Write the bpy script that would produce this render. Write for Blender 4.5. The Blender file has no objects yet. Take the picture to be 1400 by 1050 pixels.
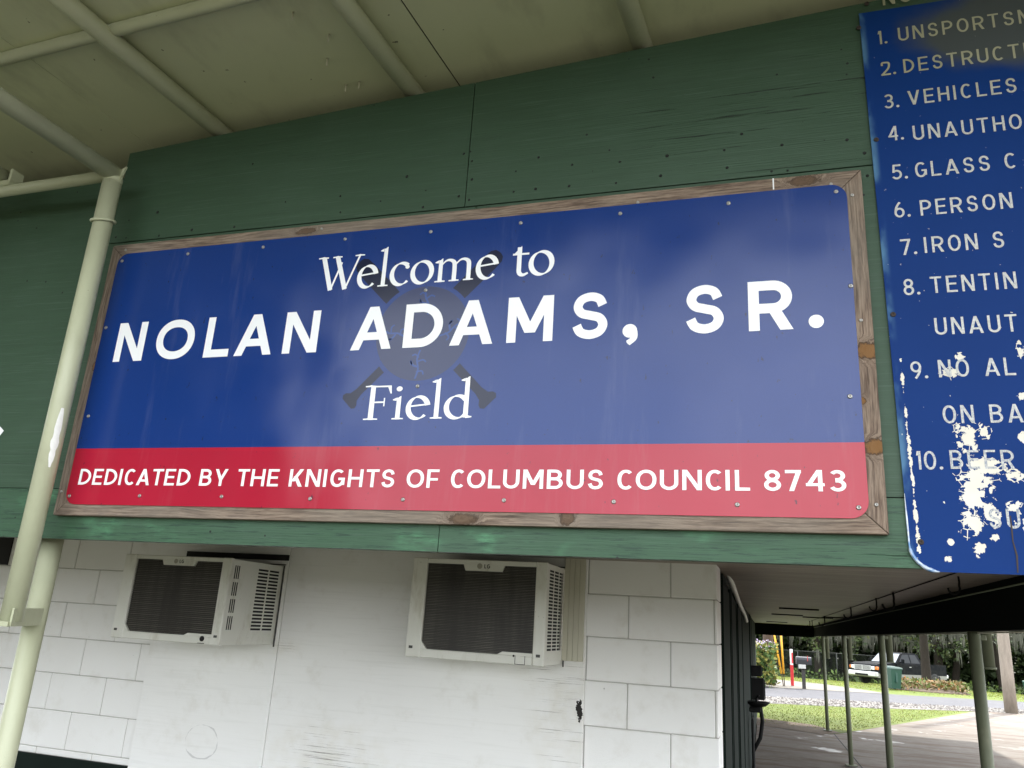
import bpy, math, random
from math import radians as rad, sin, cos, pi, sqrt, hypot, atan2
import mathutils
from mathutils import Vector, Matrix
random.seed(7)

# ------------------------------------------------------------------ camera, sky, sun, exposure
H = 1.62                                     # eye height
RW = ((0.9547024, -0.0305699, -0.2959878),
      (0.2917012, 0.2926016, 0.9106562),
      (0.0587678, -0.9557457, 0.2882648))    # camera axes (right, down, forward) in world
FPX = 1080.35
scene = bpy.context.scene
COL = scene.collection
cam = bpy.data.objects.new('camera', bpy.data.cameras.new('camera'))
COL.objects.link(cam)
m = Matrix(((RW[0][0], -RW[0][1], -RW[0][2], 0), (RW[1][0], -RW[1][1], -RW[1][2], 0), (RW[2][0], -RW[2][1], -RW[2][2], H), (0, 0, 0, 1)))
cam.matrix_world = m
cam.data.sensor_width = 36
cam.data.lens = FPX / 1400 * 36
cam.data.clip_start = 0.02
cam.data.clip_end = 3000
scene.camera = cam

SUN_EL, SUN_AZ = 46, 26                      # azimuth measured from +Y towards +X
world = bpy.data.worlds.new('World'); scene.world = world
world.use_nodes = True
wn = world.node_tree.nodes; wl = world.node_tree.links
sky = wn.new('ShaderNodeTexSky'); sky.sky_type = 'NISHITA'; sky.sun_disc = False
sky.sun_elevation = rad(SUN_EL); sky.sun_rotation = rad(SUN_AZ)
sky.air_density = 1.0; sky.dust_density = 2.0
bg = wn['Background']; bg.inputs['Strength'].default_value = 0.13
# broken bright cloud over the blue
tc = wn.new('ShaderNodeTexCoord'); mp = wn.new('ShaderNodeMapping'); mp.inputs['Scale'].default_value = (1, 1, 2.2)
nz = wn.new('ShaderNodeTexNoise'); nz.inputs['Scale'].default_value = 2.3; nz.inputs['Detail'].default_value = 6; nz.inputs['Roughness'].default_value = 0.55
cr = wn.new('ShaderNodeValToRGB'); cr.color_ramp.elements[0].position = 0.36; cr.color_ramp.elements[1].position = 0.62
cr.color_ramp.elements[0].color = (.35, .35, .35, 1); cr.color_ramp.elements[1].color = (1, 1, 1, 1)
mx = wn.new('ShaderNodeMix'); mx.data_type = 'RGBA'
mx.inputs[7].default_value = (13.5, 13.8, 14.2, 1)
wl.new(tc.outputs['Generated'], mp.inputs['Vector']); wl.new(mp.outputs[0], nz.inputs['Vector'])
wl.new(nz.outputs['Fac'], cr.inputs[0]); wl.new(cr.outputs[0], mx.inputs[0]); wl.new(sky.outputs[0], mx.inputs[6])
wl.new(mx.outputs[2], bg.inputs['Color'])

sun = bpy.data.objects.new('sun', bpy.data.lights.new('sun', 'SUN'))
sun.data.energy = 2.0; sun.data.angle = rad(1.6); sun.data.color = (1, .95, .86)
az, el = rad(SUN_AZ), rad(SUN_EL)
sdir = Vector((sin(az) * cos(el), cos(az) * cos(el), sin(el)))
sun.rotation_euler = sdir.to_track_quat('Z', 'Y').to_euler()
sun.location = (0, 0, 30)
COL.objects.link(sun)
scene.view_settings.view_transform = 'Standard'
scene.view_settings.look = 'None'
scene.view_settings.exposure = 1.8
scene.view_settings.gamma = 1

def ray(px, py):
    a, b = (px - 700) / FPX, (py - 525) / FPX
    return Vector([r[0] * a + r[1] * b + r[2] for r in RW])
def A(px, py, Y):                            # the point of the plane y = Y seen at a photo pixel
    d = ray(px, py); d = d * (Y / d.y); return Vector((d.x, d.y, d.z + H))
def AX(px, py, X):
    d = ray(px, py); d = d * (X / d.x); return Vector((d.x, d.y, d.z + H))
def G(px, py, z=0.0):                        # the ground point seen at a photo pixel
    d = ray(px, py); d = d * ((z - H) / d.z); return Vector((d.x, d.y, z))

# ------------------------------------------------------------------ node helper
class NT:
    def __init__(s, name, rough=.6, spec=.5, metal=0):
        s.mat = bpy.data.materials.new(name); s.mat.use_nodes = True
        s.t = s.mat.node_tree; s.b = s.t.nodes['Principled BSDF']
        s.b.inputs['Roughness'].default_value = rough
        s.b.inputs['Specular IOR Level'].default_value = spec
        s.b.inputs['Metallic'].default_value = metal
        s._pos = None
    def new(s, k): return s.t.nodes.new('ShaderNode' + k)
    def link(s, a, b): s.t.links.new(a, b)
    def put(s, sock, v):
        if hasattr(v, 'node'): s.link(v, sock)
        elif isinstance(v, (tuple, list)) and len(v) == 3 and sock.type == 'RGBA': sock.default_value = (*v, 1)
        else: sock.default_value = v
    def pos(s):
        if s._pos is None: s._pos = s.new('NewGeometry').outputs['Position']
        return s._pos
    def obj(s): return s.new('TexCoord').outputs['Object']
    def xyz(s, v=None):
        n = s.new('SeparateXYZ'); s.link(v or s.pos(), n.inputs[0]); return n.outputs
    def vm(s, op, a, b):
        n = s.new('VectorMath'); n.operation = op; s.put(n.inputs[0], a); s.put(n.inputs[1], b)
        return n.outputs['Value'] if op in ('LENGTH', 'DISTANCE') else n.outputs[0]
    def m(s, op, a, b=0.0, clamp=False):
        n = s.new('Math'); n.operation = op; n.use_clamp = clamp; s.put(n.inputs[0], a); s.put(n.inputs[1], b); return n.outputs[0]
    def mr(s, v, a, b, c=0.0, d=1.0, smooth=True):
        n = s.new('MapRange'); n.interpolation_type = 'SMOOTHSTEP' if smooth else 'LINEAR'
        for i, q in enumerate((v, a, b, c, d)): s.put(n.inputs[i], q)
        return n.outputs[0]
    def noise(s, scale, v=None, detail=4, rough=.55, stretch=(1, 1, 1), w=0, dist=0):
        vec = s.vm('MULTIPLY', v or s.pos(), stretch)
        if w: vec = s.vm('ADD', vec, (w, w * 1.7, w * .3))
        n = s.new('TexNoise'); s.link(vec, n.inputs['Vector'])
        n.inputs['Scale'].default_value = scale; n.inputs['Detail'].default_value = detail; n.inputs['Roughness'].default_value = rough
        n.inputs['Distortion'].default_value = dist
        return n.outputs['Fac']
    def voro(s, scale, v=None, feature='F1', out='Distance', stretch=(1, 1, 1)):
        n = s.new('TexVoronoi'); n.feature = feature; s.link(s.vm('MULTIPLY', v or s.pos(), stretch), n.inputs['Vector']); n.inputs['Scale'].default_value = scale
        return n.outputs[out]
    def mix(s, f, a, b):
        n = s.new('Mix'); n.data_type = 'RGBA'; s.put(n.inputs[0], f); s.put(n.inputs[6], a); s.put(n.inputs[7], b); return n.outputs[2]
    def ramp(s, v, stops):
        n = s.new('ValToRGB'); e = n.color_ramp.elements
        while len(e) < len(stops): e.new(.5)
        for q, (p, c) in zip(e, stops): q.position = p; q.color = (*c, 1)
        s.link(v, n.inputs[0]); return n.outputs[0]
    def blobs(s, L, v=None, wob=None):       # union of soft ellipses (x, z, rx, rz)
        acc = None
        for (x, z, rx, rz) in L:
            d = s.vm('MULTIPLY', s.vm('SUBTRACT', v or s.pos(), (x, 0, z)), (1 / rx, 0, 1 / rz))
            n = s.new('VectorMath'); n.operation = 'LENGTH'; s.link(d, n.inputs[0])
            q = s.m('SUBTRACT', 1.0, n.outputs['Value'])
            acc = q if acc is None else s.m('MAXIMUM', acc, q)
        return acc
    def bump(s, h, strength=.3, dist=.01):
        n = s.new('Bump'); n.inputs['Strength'].default_value = strength; n.inputs['Distance'].default_value = dist
        s.link(h, n.inputs['Height'])
        if s.b.inputs['Normal'].links: s.link(s.b.inputs['Normal'].links[0].from_socket, n.inputs['Normal'])
        s.link(n.outputs[0], s.b.inputs['Normal'])
    def col(s, c): s.put(s.b.inputs['Base Color'], c)
    def rough(s, r): s.put(s.b.inputs['Roughness'], r)

def simple(name, c, rough=.6, metal=0, var=.15, scale=6, spec=.5, bump=0, bscale=60):
    n = NT(name, rough, spec, metal)
    f = n.noise(scale, n.obj(), 5)
    n.col(n.mix(f, tuple(x * (1 - var) for x in c), tuple(min(1, x * (1 + var)) for x in c)))
    if bump: n.bump(n.noise(bscale, n.obj(), 3), bump, .004)
    return n.mat

# ------------------------------------------------------------------ mesh helper
class MB:
    def __init__(s): s.v = []; s.f = []; s.mi = []; s.sm = []
    def face(s, pts, mi=0, smooth=False):
        k = len(s.v); s.v += [tuple(p) for p in pts]; s.f.append(tuple(range(k, k + len(pts)))); s.mi.append(mi); s.sm.append(smooth)
    def add(s, verts, faces, mi=0, smooth=False):
        k = len(s.v); s.v += [tuple(p) for p in verts]
        for f in faces: s.f.append(tuple(k + i for i in f)); s.mi.append(mi); s.sm.append(smooth)
    def hexa(s, p, mi=0):                    # 8 corners: bottom ring, top ring
        s.add(p, [(3, 2, 1, 0), (4, 5, 6, 7), (0, 1, 5, 4), (1, 2, 6, 5), (2, 3, 7, 6), (3, 0, 4, 7)], mi)
    def box(s, a, b, mi=0, bev=0):
        x0, y0, z0 = a; x1, y1, z1 = b
        x0, x1 = min(x0, x1), max(x0, x1); y0, y1 = min(y0, y1), max(y0, y1); z0, z1 = min(z0, z1), max(z0, z1)
        if not bev:
            s.hexa([(x0, y0, z0), (x1, y0, z0), (x1, y1, z0), (x0, y1, z0), (x0, y0, z1), (x1, y0, z1), (x1, y1, z1), (x0, y1, z1)], mi); return
        e = min(bev, (x1 - x0) / 2.01, (y1 - y0) / 2.01, (z1 - z0) / 2.01)
        V = []; idx = {}
        for sx in (0, 1):
            for sy in (0, 1):
                for sz in (0, 1):
                    for ax in range(3):
                        p = [(x0, x1)[sx], (y0, y1)[sy], (z0, z1)[sz]]
                        for k, (q, lo) in enumerate(((sx, x0), (sy, y0), (sz, z0))):
                            if k != ax: p[k] += e if q == 0 else -e
                        idx[sx, sy, sz, ax] = len(V); V.append(p)
        F = []
        for ax in range(3):
            o = [k for k in range(3) if k != ax]
            for q in (0, 1):
                def c(i, j):
                    t = [0, 0, 0]; t[ax] = q; t[o[0]] = i; t[o[1]] = j; return idx[(*t, ax)]
                F.append((c(0, 0), c(1, 0), c(1, 1), c(0, 1)))
        for ax in range(3):                  # edges along ax
            o = [k for k in range(3) if k != ax]
            for i in (0, 1):
                for j in (0, 1):
                    def c(q, fa):
                        t = [0, 0, 0]; t[ax] = q; t[o[0]] = i; t[o[1]] = j; return idx[(*t, fa)]
                    F.append((c(0, o[0]), c(1, o[0]), c(1, o[1]), c(0, o[1])))
        for sx in (0, 1):
            for sy in (0, 1):
                for sz in (0, 1): F.append(tuple(idx[sx, sy, sz, k] for k in range(3)))
        s.add(V, F, mi)
    def tube(s, pts, r, n=14, mi=0, cap=True, smooth=True):
        pts = [Vector(p) for p in pts]; rs = r if isinstance(r, (list, tuple)) else [r] * len(pts)
        k0 = len(s.v); up = None
        for i, p in enumerate(pts):
            t = (pts[min(i + 1, len(pts) - 1)] - pts[max(i - 1, 0)]).normalized()
            if up is None: up = Vector((0, 0, 1)) if abs(t.z) < .9 else Vector((1, 0, 0))
            a = (up - t * up.dot(t)).normalized(); b = t.cross(a); up = a
            for j in range(n):
                q = 2 * pi * j / n; s.v.append(tuple(p + (a * cos(q) + b * sin(q)) * rs[i]))
        for i in range(len(pts) - 1):
            for j in range(n):
                s.f.append((k0 + i * n + j, k0 + i * n + (j + 1) % n, k0 + (i + 1) * n + (j + 1) % n, k0 + (i + 1) * n + j)); s.mi.append(mi); s.sm.append(smooth)
        if cap:
            s.f.append(tuple(k0 + j for j in reversed(range(n)))); s.mi.append(mi); s.sm.append(False)
            e = k0 + (len(pts) - 1) * n
            s.f.append(tuple(e + j for j in range(n))); s.mi.append(mi); s.sm.append(False)
    def lathe(s, prof, c, n=24, mi=0, smooth=True, axis='Z'):
        k0 = len(s.v); c = Vector(c)
        for (r, z) in prof:
            for j in range(n):
                q = 2 * pi * j / n
                p = {'Z': (r * cos(q), r * sin(q), z), 'Y': (r * cos(q), z, r * sin(q)), 'X': (z, r * cos(q), r * sin(q))}[axis]
                s.v.append(tuple(c + Vector(p)))
        for i in range(len(prof) - 1):
            for j in range(n):
                s.f.append((k0 + i * n + j, k0 + i * n + (j + 1) % n, k0 + (i + 1) * n + (j + 1) % n, k0 + (i + 1) * n + j)); s.mi.append(mi); s.sm.append(smooth)
        for e, rev in ((0, True), (len(prof) - 1, False)):
            if prof[e][0] > 1e-5:
                L = [k0 + e * n + j for j in range(n)]
                s.f.append(tuple(reversed(L) if rev else L)); s.mi.append(mi); s.sm.append(False)
    def prism(s, poly, fn, mi=0):            # poly of (u, v); fn(u, v, side) -> point
        n = len(poly); V = [fn(u, v, 0) for u, v in poly] + [fn(u, v, 1) for u, v in poly]
        s.add(V, [tuple(reversed(range(n))), tuple(range(n, 2 * n))] + [(i, (i + 1) % n, n + (i + 1) % n, n + i) for i in range(n)], mi)
    def xform(s, M): s.v = [tuple(M @ Vector(p)) for p in s.v]; return s
    def build(s, name, mats, parent=None, recalc=True):
        me = bpy.data.meshes.new(name)
        off = parent_world(parent) if parent is not None else Vector((0, 0, 0))
        me.from_pydata([(p[0] - off.x, p[1] - off.y, p[2] - off.z) for p in s.v], [], s.f)
        for mt in (mats if isinstance(mats, (list, tuple)) else [mats]): me.materials.append(mt)
        me.polygons.foreach_set('material_index', s.mi); me.polygons.foreach_set('use_smooth', s.sm)
        me.update()
        if recalc:
            import bmesh
            bm = bmesh.new(); bm.from_mesh(me); bmesh.ops.recalc_face_normals(bm, faces=bm.faces); bm.to_mesh(me); bm.free()
        o = bpy.data.objects.new(name, me); COL.objects.link(o)
        if parent is not None: o.parent = parent
        return o
def parent_world(o):
    v = Vector((0, 0, 0))
    while o is not None: v += o.location; o = o.parent
    return v
def tag(o, label=None, cat=None, group=None, kind=None):
    if label: o['label'] = label
    if cat: o['category'] = cat
    if group: o['group'] = group
    if kind: o['kind'] = kind
    return o
def thing(name, label, cat, loc=(0, 0, 0), group=None):
    o = bpy.data.objects.new(name, None); COL.objects.link(o); o.location = loc; o.empty_display_size = .1
    return tag(o, label, cat, group)
def copy_tree(o, parent=None):
    c = o.copy(); COL.objects.link(c); c.parent = parent
    for ch in [q for q in o.children]: copy_tree(ch, c)
    return c

# ------------------------------------------------------------------ materials
K = 2.095                                    # plane of the plywood fascia
def green_paint(name, c=(.032, .067, .038), worn=0.0):
    n = NT(name, .55, .35)
    P = n.pos()
    g1 = n.noise(9, P, 6, .6, (.35, 1, 6)); g2 = n.noise(30, P, 5, .6, (.18, 1, 8), 3.1)
    base = n.mix(g1, tuple(x * .78 for x in c), tuple(x * 1.22 for x in c))
    fade = n.mr(n.noise(2.2, P, 4, .6, (1, 1, 1.6), 5), .45, .75)
    base = n.mix(n.m('MULTIPLY', fade, .3), base, (.055, .095, .065))
    base = n.mix(n.m('MULTIPLY', n.mr(n.noise(70, P, 4, .7, (.06, 1, 3), 6), .54, .70), .32), base, (.08, .125, .092))
    crack = n.mr(n.noise(26, P, 6, .65, (.09, 1, 3.6), 9.3), .61, .645)
    CA = A(1090, 140, K); region = n.m('MAXIMUM', n.mr(n.noise(1.3, P, 2, .5, (1, 1, 1.5), 2.2), .52, .64), n.mr(n.blobs([(CA.x, CA.z, .55, .30)]), 0, .4))
    cm = n.m('MULTIPLY', crack, region)
    base = n.mix(cm, base, (.008, .016, .011))
    dots = n.m('LESS_THAN', n.voro(16, P, stretch=(1, .01, 1)), .06)
    dots = n.m('MULTIPLY', dots, n.m('GREATER_THAN', n.noise(3.1, P, 1, .5, w=4), .56))
    base = n.mix(dots, base, (.006, .01, .008))
    if worn:
        mould = n.mr(n.noise(3.4, P, 3, .6, (1, 1, 1.5), 12), .55, .72)
        fine = n.noise(60, P, 4, .7, (.3, 1, 2), 4)
        base = n.mix(n.m('MULTIPLY', mould, n.mr(fine, .3, .65, 0, worn)), base, (.10, .30, .15))
        base = n.mix(n.m('MULTIPLY', n.mr(n.noise(45, P, 5, .75, (.16, 1, 2.5), 8), .52, .64), .8), base, (.013, .036, .024))
    n.col(base)
    n.bump(g2, .35, .004); n.bump(n.m('SUBTRACT', 1.0, cm), .5, .004)
    return n.mat
GREEN = green_paint('green_plywood_paint')
GREEN_BOARD = green_paint('green_board_paint', (.036, .085, .046), .8)
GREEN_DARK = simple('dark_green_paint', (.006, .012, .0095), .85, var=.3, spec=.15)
BEAM = simple('shaded_green_paint', (.003, .005, .004), .9, var=.3, spec=.1)  # green fascia paint taken near black; the passage shade is in the colour

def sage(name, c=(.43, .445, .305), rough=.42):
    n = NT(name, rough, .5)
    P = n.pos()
    base = n.mix(n.noise(5, P, 5), tuple(x * .86 for x in c), tuple(x * 1.1 for x in c))
    fleck = n.mr(n.noise(55, P, 3, .6, w=2), .70, .74)
    area = n.mr(n.noise(3.2, P, 2, .5, w=7), .5, .62)
    base = n.mix(n.m('MULTIPLY', fleck, area), base, (.09, .085, .06))
    base = n.mix(n.m('MULTIPLY', n.mr(n.noise(7, P, 4, w=3), .55, .8), .35), base, (.30, .29, .20))
    n.col(base)
    n.bump(n.noise(42, P, 4, .6), .35, .004); n.bump(n.noise(9, P, 3), .15, .006)
    return n.mat
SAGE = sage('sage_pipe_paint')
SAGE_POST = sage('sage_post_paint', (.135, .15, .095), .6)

def ceil_mat():
    n = NT('sage_ceiling_paint', .5, .4); P = n.pos()
    c = (.53, .55, .37)
    base = n.mix(n.noise(1.6, P, 4, .5), tuple(x * .86 for x in c), tuple(x * 1.12 for x in c))
    base = n.mix(n.m('MULTIPLY', n.mr(n.noise(7, P, 5, .6, (1, .4, 1), w=2), .5, .75), .25), base, (.16, .15, .10))
    sp = n.mr(n.noise(34, P, 2, .5, (1, 1, 1), 5), .755, .775)
    base = n.mix(n.m('MULTIPLY', sp, .8), base, (.05, .045, .03))
    n.col(base); n.bump(n.noise(3, P, 3), .15, .01); n.bump(n.noise(90, P, 3), .1, .002)
    return n.mat
CEIL = ceil_mat()

def sign_mat():
    n = NT('printed_sign_face', .27, .35); P = n.pos(); x, y, z = n.xyz()
    band = n.m('LESS_THAN', z, BAND_Z)
    blue = n.mix(n.noise(3, P, 3), (.0048, .027, .148), (.0075, .034, .178))
    grain = n.noise(420, P, 2, .6)
    blue = n.mix(n.mr(grain, .3, .7, 0, .25), blue, (.014, .046, .20))
    red = n.mix(n.noise(4, P, 3), (.33, .010, .028), (.39, .014, .038))
    c = n.mix(band, blue, red)
    sc = n.mr(n.noise(75, P, 3, .6, (1, 1, .5), 3), .705, .72)
    c = n.mix(n.m('MULTIPLY', sc, .75), c, (.012, .014, .03))
    streak = n.mr(n.noise(14, P, 4, .7, (1, 1, .12), 8), .56, .75)
    c = n.mix(n.m('MULTIPLY', streak, .025), c, (.7, .7, .72))
    n.col(c)
    n.rough(n.mr(n.noise(2.6, P, 4, .6, w=5), .3, .7, .14, .22))
    # the thin sheet buckles between its screws
    n.bump(n.noise(2.4, P, 1.5, .45, (1, 1, .8), 3.7), .28, .055)
    dents = n.blobs([(D_[0], D_[1], .09, .07) for D_ in DENTS])
    n.bump(n.mr(dents, 0, 1), .22, .005)
    n.bump(grain, .06, .0008)
    return n.mat
KP = 2.066                                   # plane of the sign face
BAND_Z = A(640, 609, KP).z
DENTS = [(A(485, 520, KP).x, A(485, 520, KP).z), (A(117, 570, KP).x, A(117, 570, KP).z), (A(258, 438, KP).x, A(258, 438, KP).z), (A(120, 550, KP).x, A(150, 447, KP).z)]
SIGN = sign_mat()
WHITE_VINYL = simple('white_vinyl', (.80, .81, .82), .38, var=.03)
EMBLEM_BALL = simple('grey_blue_print', (.030, .040, .10), .18, var=.08, spec=.33)
EMBLEM_BAT = simple('dark_navy_print', (.007, .011, .034), .18, var=.1, spec=.33)
EMBLEM_STITCH = simple('blue_print', (.018, .055, .22), .18, var=.08, spec=.4)

def wood_mat(name, axis, knots):
    KCOL, KST = ((.10, .06, .035), .75) if axis == 'x' else ((.20, .10, .035), .9)
    n = NT(name, .8, .2); P = n.pos(); x, y, z = n.xyz()
    st = (.05, 1, 1) if axis == 'x' else (1, 1, .05)
    kb = n.m('ADD', n.blobs(knots), n.m('MULTIPLY', n.m('SUBTRACT', n.noise(60, P, 5, .75), .5), 1.5))
    kf = n.mr(kb, 0, 1)
    warp = n.noise(3, P, 2, .5, (.5, 1, .5), 2)
    v2 = n.vm('ADD', P, (0, 0, 0))
    cmb = n.new('CombineXYZ'); n.put(cmb.inputs[0], n.m('MULTIPLY', n.m('ADD', warp, n.m('MULTIPLY', n.mr(kb, -.8, 1), .9)), .055)); n.put(cmb.inputs[2], n.m('MULTIPLY', n.m('ADD', warp, n.m('MULTIPLY', n.mr(kb, -.8, 1), .9)), .055))
    v2 = n.vm('ADD', P, cmb.outputs[0])
    g = n.noise(150, v2, 5, .65, st, 1.3); g2 = n.noise(420, v2, 3, .7, st, 5)
    c = n.ramp(g, [(.30, (.04, .027, .020)), (.42, (.12, .083, .062)), (.5, (.205, .15, .112)), (.62, (.29, .222, .168)), (.78, (.13, .09, .066))])
    c = n.mix(n.mr(g2, .5, .66, 0, .7), c, (.10, .075, .06))
    grey = n.noise(2.3, P, 3, .5, w=6)
    c = n.mix(n.mr(grey, .35, .65, 0, .5), c, (.20, .178, .148))
    kc = n.mix(n.mr(kb, .12, .42), (.045, .026, .016), KCOL)
    c = n.mix(n.m('MULTIPLY', n.mr(kb, .0, .16), KST), c, kc)
    n.col(c); n.bump(g, .6, .004); n.bump(g2, .3, .002)
    return n.mat
def kn(px, py, rx, rz): p = A(px, py, 2.07); return (p.x, p.z, rx, rz)
WOOD_H = wood_mat('weathered_pine', 'x', [kn(418, 316, .04, .013), kn(1100, 247, .045, .016), kn(632, 710, .045, .017), kn(775, 708, .022, .022)])
WOOD_V = wood_mat('weathered_pine_upright', 'z', [kn(1187, 479, .034, .026), kn(1199, 611, .034, .024), kn(130, 500, .012, .02), kn(1179, 548, .01, .012)])

def chipped_blue():
    n = NT('chipped_blue_enamel', .55, .08); P = n.pos(); x, y, z = n.xyz()
    R = lambda px, py: A(px, py, 2.088)
    c = n.mix(n.noise(3, P, 4), (.0030, .025, .128), (.005, .034, .165))
    # stained olive at the top
    p = R(1290, 60)
    ob = n.m('ADD', n.blobs([(p.x + .20, p.z + .03, .36, .16)]), n.m('MULTIPLY', n.m('SUBTRACT', n.noise(5, P, 4), .5), .7))
    c = n.mix(n.mr(ob, .0, .45, 0, .8), c, (.075, .080, .052))
    rs = n.mr(n.noise(22, P, 3, .6, w=3), .66, .75); rt = n.m('MULTIPLY', n.mr(ob, .1, .5), rs)
    c = n.mix(n.m('MULTIPLY', rt, .5), c, (.03, .03, .022))
    # chips where the enamel has gone
    L = []
    for (px, py, rx, rz) in [(1312, 487, .017, .014), (1300, 510, .03, .02), (1322, 600, .044, .062), (1345, 590, .02, .03), (1335, 655, .06, .06), (1330, 680, .045, .05), (1350, 640, .06, .04), (1328, 715, .036, .045), (1355, 700, .03, .05), (1338, 750, .03, .026),
                           (1395, 480, .012, .035), (1396, 540, .014, .02), (1390, 650, .035, .025), (1386, 692, .03, .02), (1400, 600, .02, .03), (1300, 741, .012, .012), (1360, 735, .015, .015), (1297, 765, .014, .014), (1410, 715, .05, .04)]:
        q = R(px, py); L.append((q.x, q.z, rx * .56, rz * .62))
    b = n.blobs(L)
    cell = n.new('TexVoronoi'); cell.inputs['Scale'].default_value = 78; n.link(n.vm('ADD', n.vm('MULTIPLY', P, (1, .02, 1)), n.vm('MULTIPLY', n.vm('SUBTRACT', nc(n, 55), (.5, .5, .5)), (.02, .0, .02))), cell.inputs['Vector'])
    sepc = n.new('SeparateColor'); n.link(cell.outputs['Color'], sepc.inputs[0])
    field = n.m('ADD', n.m('MULTIPLY', b, 1.0), n.m('MULTIPLY', n.m('SUBTRACT', sepc.outputs[0], .60), .9))
    field = n.m('ADD', field, n.m('MULTIPLY', n.m('SUBTRACT', n.noise(115, P, 5, .75), .5), 1.1))
    chip = n.mr(field, .10, .13)
    # crackle lines round the chips, and the scored line near the edge
    ed = n.new('TexVoronoi'); ed.feature = 'DISTANCE_TO_EDGE'; ed.inputs['Scale'].default_value = 52; n.link(n.vm('MULTIPLY', P, (1, .02, 1)), ed.inputs['Vector'])
    near = n.mr(b, -1.1, .0)
    crk = n.m('MULTIPLY', n.m('LESS_THAN', ed.outputs['Distance'], .035), n.m('GREATER_THAN', n.m('ADD', n.m('MULTIPLY', near, .30), n.noise(34, P, 3, .6, w=2)), .80))
    q0, q1 = R(1231, 490), R(1256, 745)
    slope = (q1.x - q0.x) / (q1.z - q0.z)
    dx = n.m('ABSOLUTE', n.m('SUBTRACT', n.m('SUBTRACT', x, q0.x), n.m('MULTIPLY', n.m('SUBTRACT', z, q0.z), slope)))
    wdt = n.mr(n.noise(26, P, 4, .7, (1, 1, 1), 5), .42, .62, -.0006, .0052)
    line = n.m('MULTIPLY', n.m('LESS_THAN', dx, wdt), n.m('MULTIPLY', n.m('LESS_THAN', z, q0.z), n.m('GREATER_THAN', z, q1.z - .02)))
    sp = n.mr(n.noise(85, P, 2, .5, w=9), .72, .74); sp = n.m('MULTIPLY', sp, n.mr(z, H + 1.25, H + .3, .15, 1, False))
    allc = n.m('MAXIMUM', n.m('MAXIMUM', chip, crk), n.m('MAXIMUM', line, sp), True)
    under = n.mix(n.noise(12, P, 3), (.62, .57, .45), (.74, .72, .66))
    c = n.mix(allc, c, under)
    lf, rt_ = R(1175, 15), R(1247, 760)
    # faded, scuffed margin
    mg = n.m('SUBTRACT', n.m('SUBTRACT', x, lf.x), n.m('MULTIPLY', n.m('SUBTRACT', z, lf.z), (rt_.x - lf.x) / (rt_.z - lf.z)))
    mf = n.m('MULTIPLY', n.mr(mg, .0, .018, 1, 0), n.mr(n.noise(9, P, 4, .6, (1, 1, .5)), .42, .62))
    c = n.mix(n.m('MULTIPLY', mf, .6), c, (.12, .26, .38))
    n.col(c); n.rough(n.mr(allc, 0, 1, .5, .8)); n.bump(n.m('SUBTRACT', 1.0, allc), .5, .0015); n.bump(n.noise(40, P, 3), .06, .002)
    return n.mat
def nc(n, scale):
    t = n.new('TexNoise'); t.inputs['Scale'].default_value = scale; n.link(n.pos(), t.inputs['Vector']); return t.outputs['Color']
CHIPPED = chipped_blue()
def reflective_silver():
    n = NT('worn_reflective_letters', .45, .5); P = n.pos(); x, y, z = n.xyz()
    g = n.noise(150, P, 4, .75)
    c = n.mix(n.mr(g, .35, .65), (.38, .378, .355), (.56, .556, .53))
    up = n.mr(z, H + 1.38, H + 1.55)
    c = n.mix(n.m('MULTIPLY', up, .9), c, (.30, .29, .17))
    lo = n.mr(n.noise(210, P, 3, .8, w=2), .42, .6)
    c = n.mix(n.m('MULTIPLY', lo, n.mr(z, H + .75, H + .35, .15, .9, False)), c, (.17, .20, .255))
    n.col(c); return n.mat
SILVER = reflective_silver()

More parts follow.
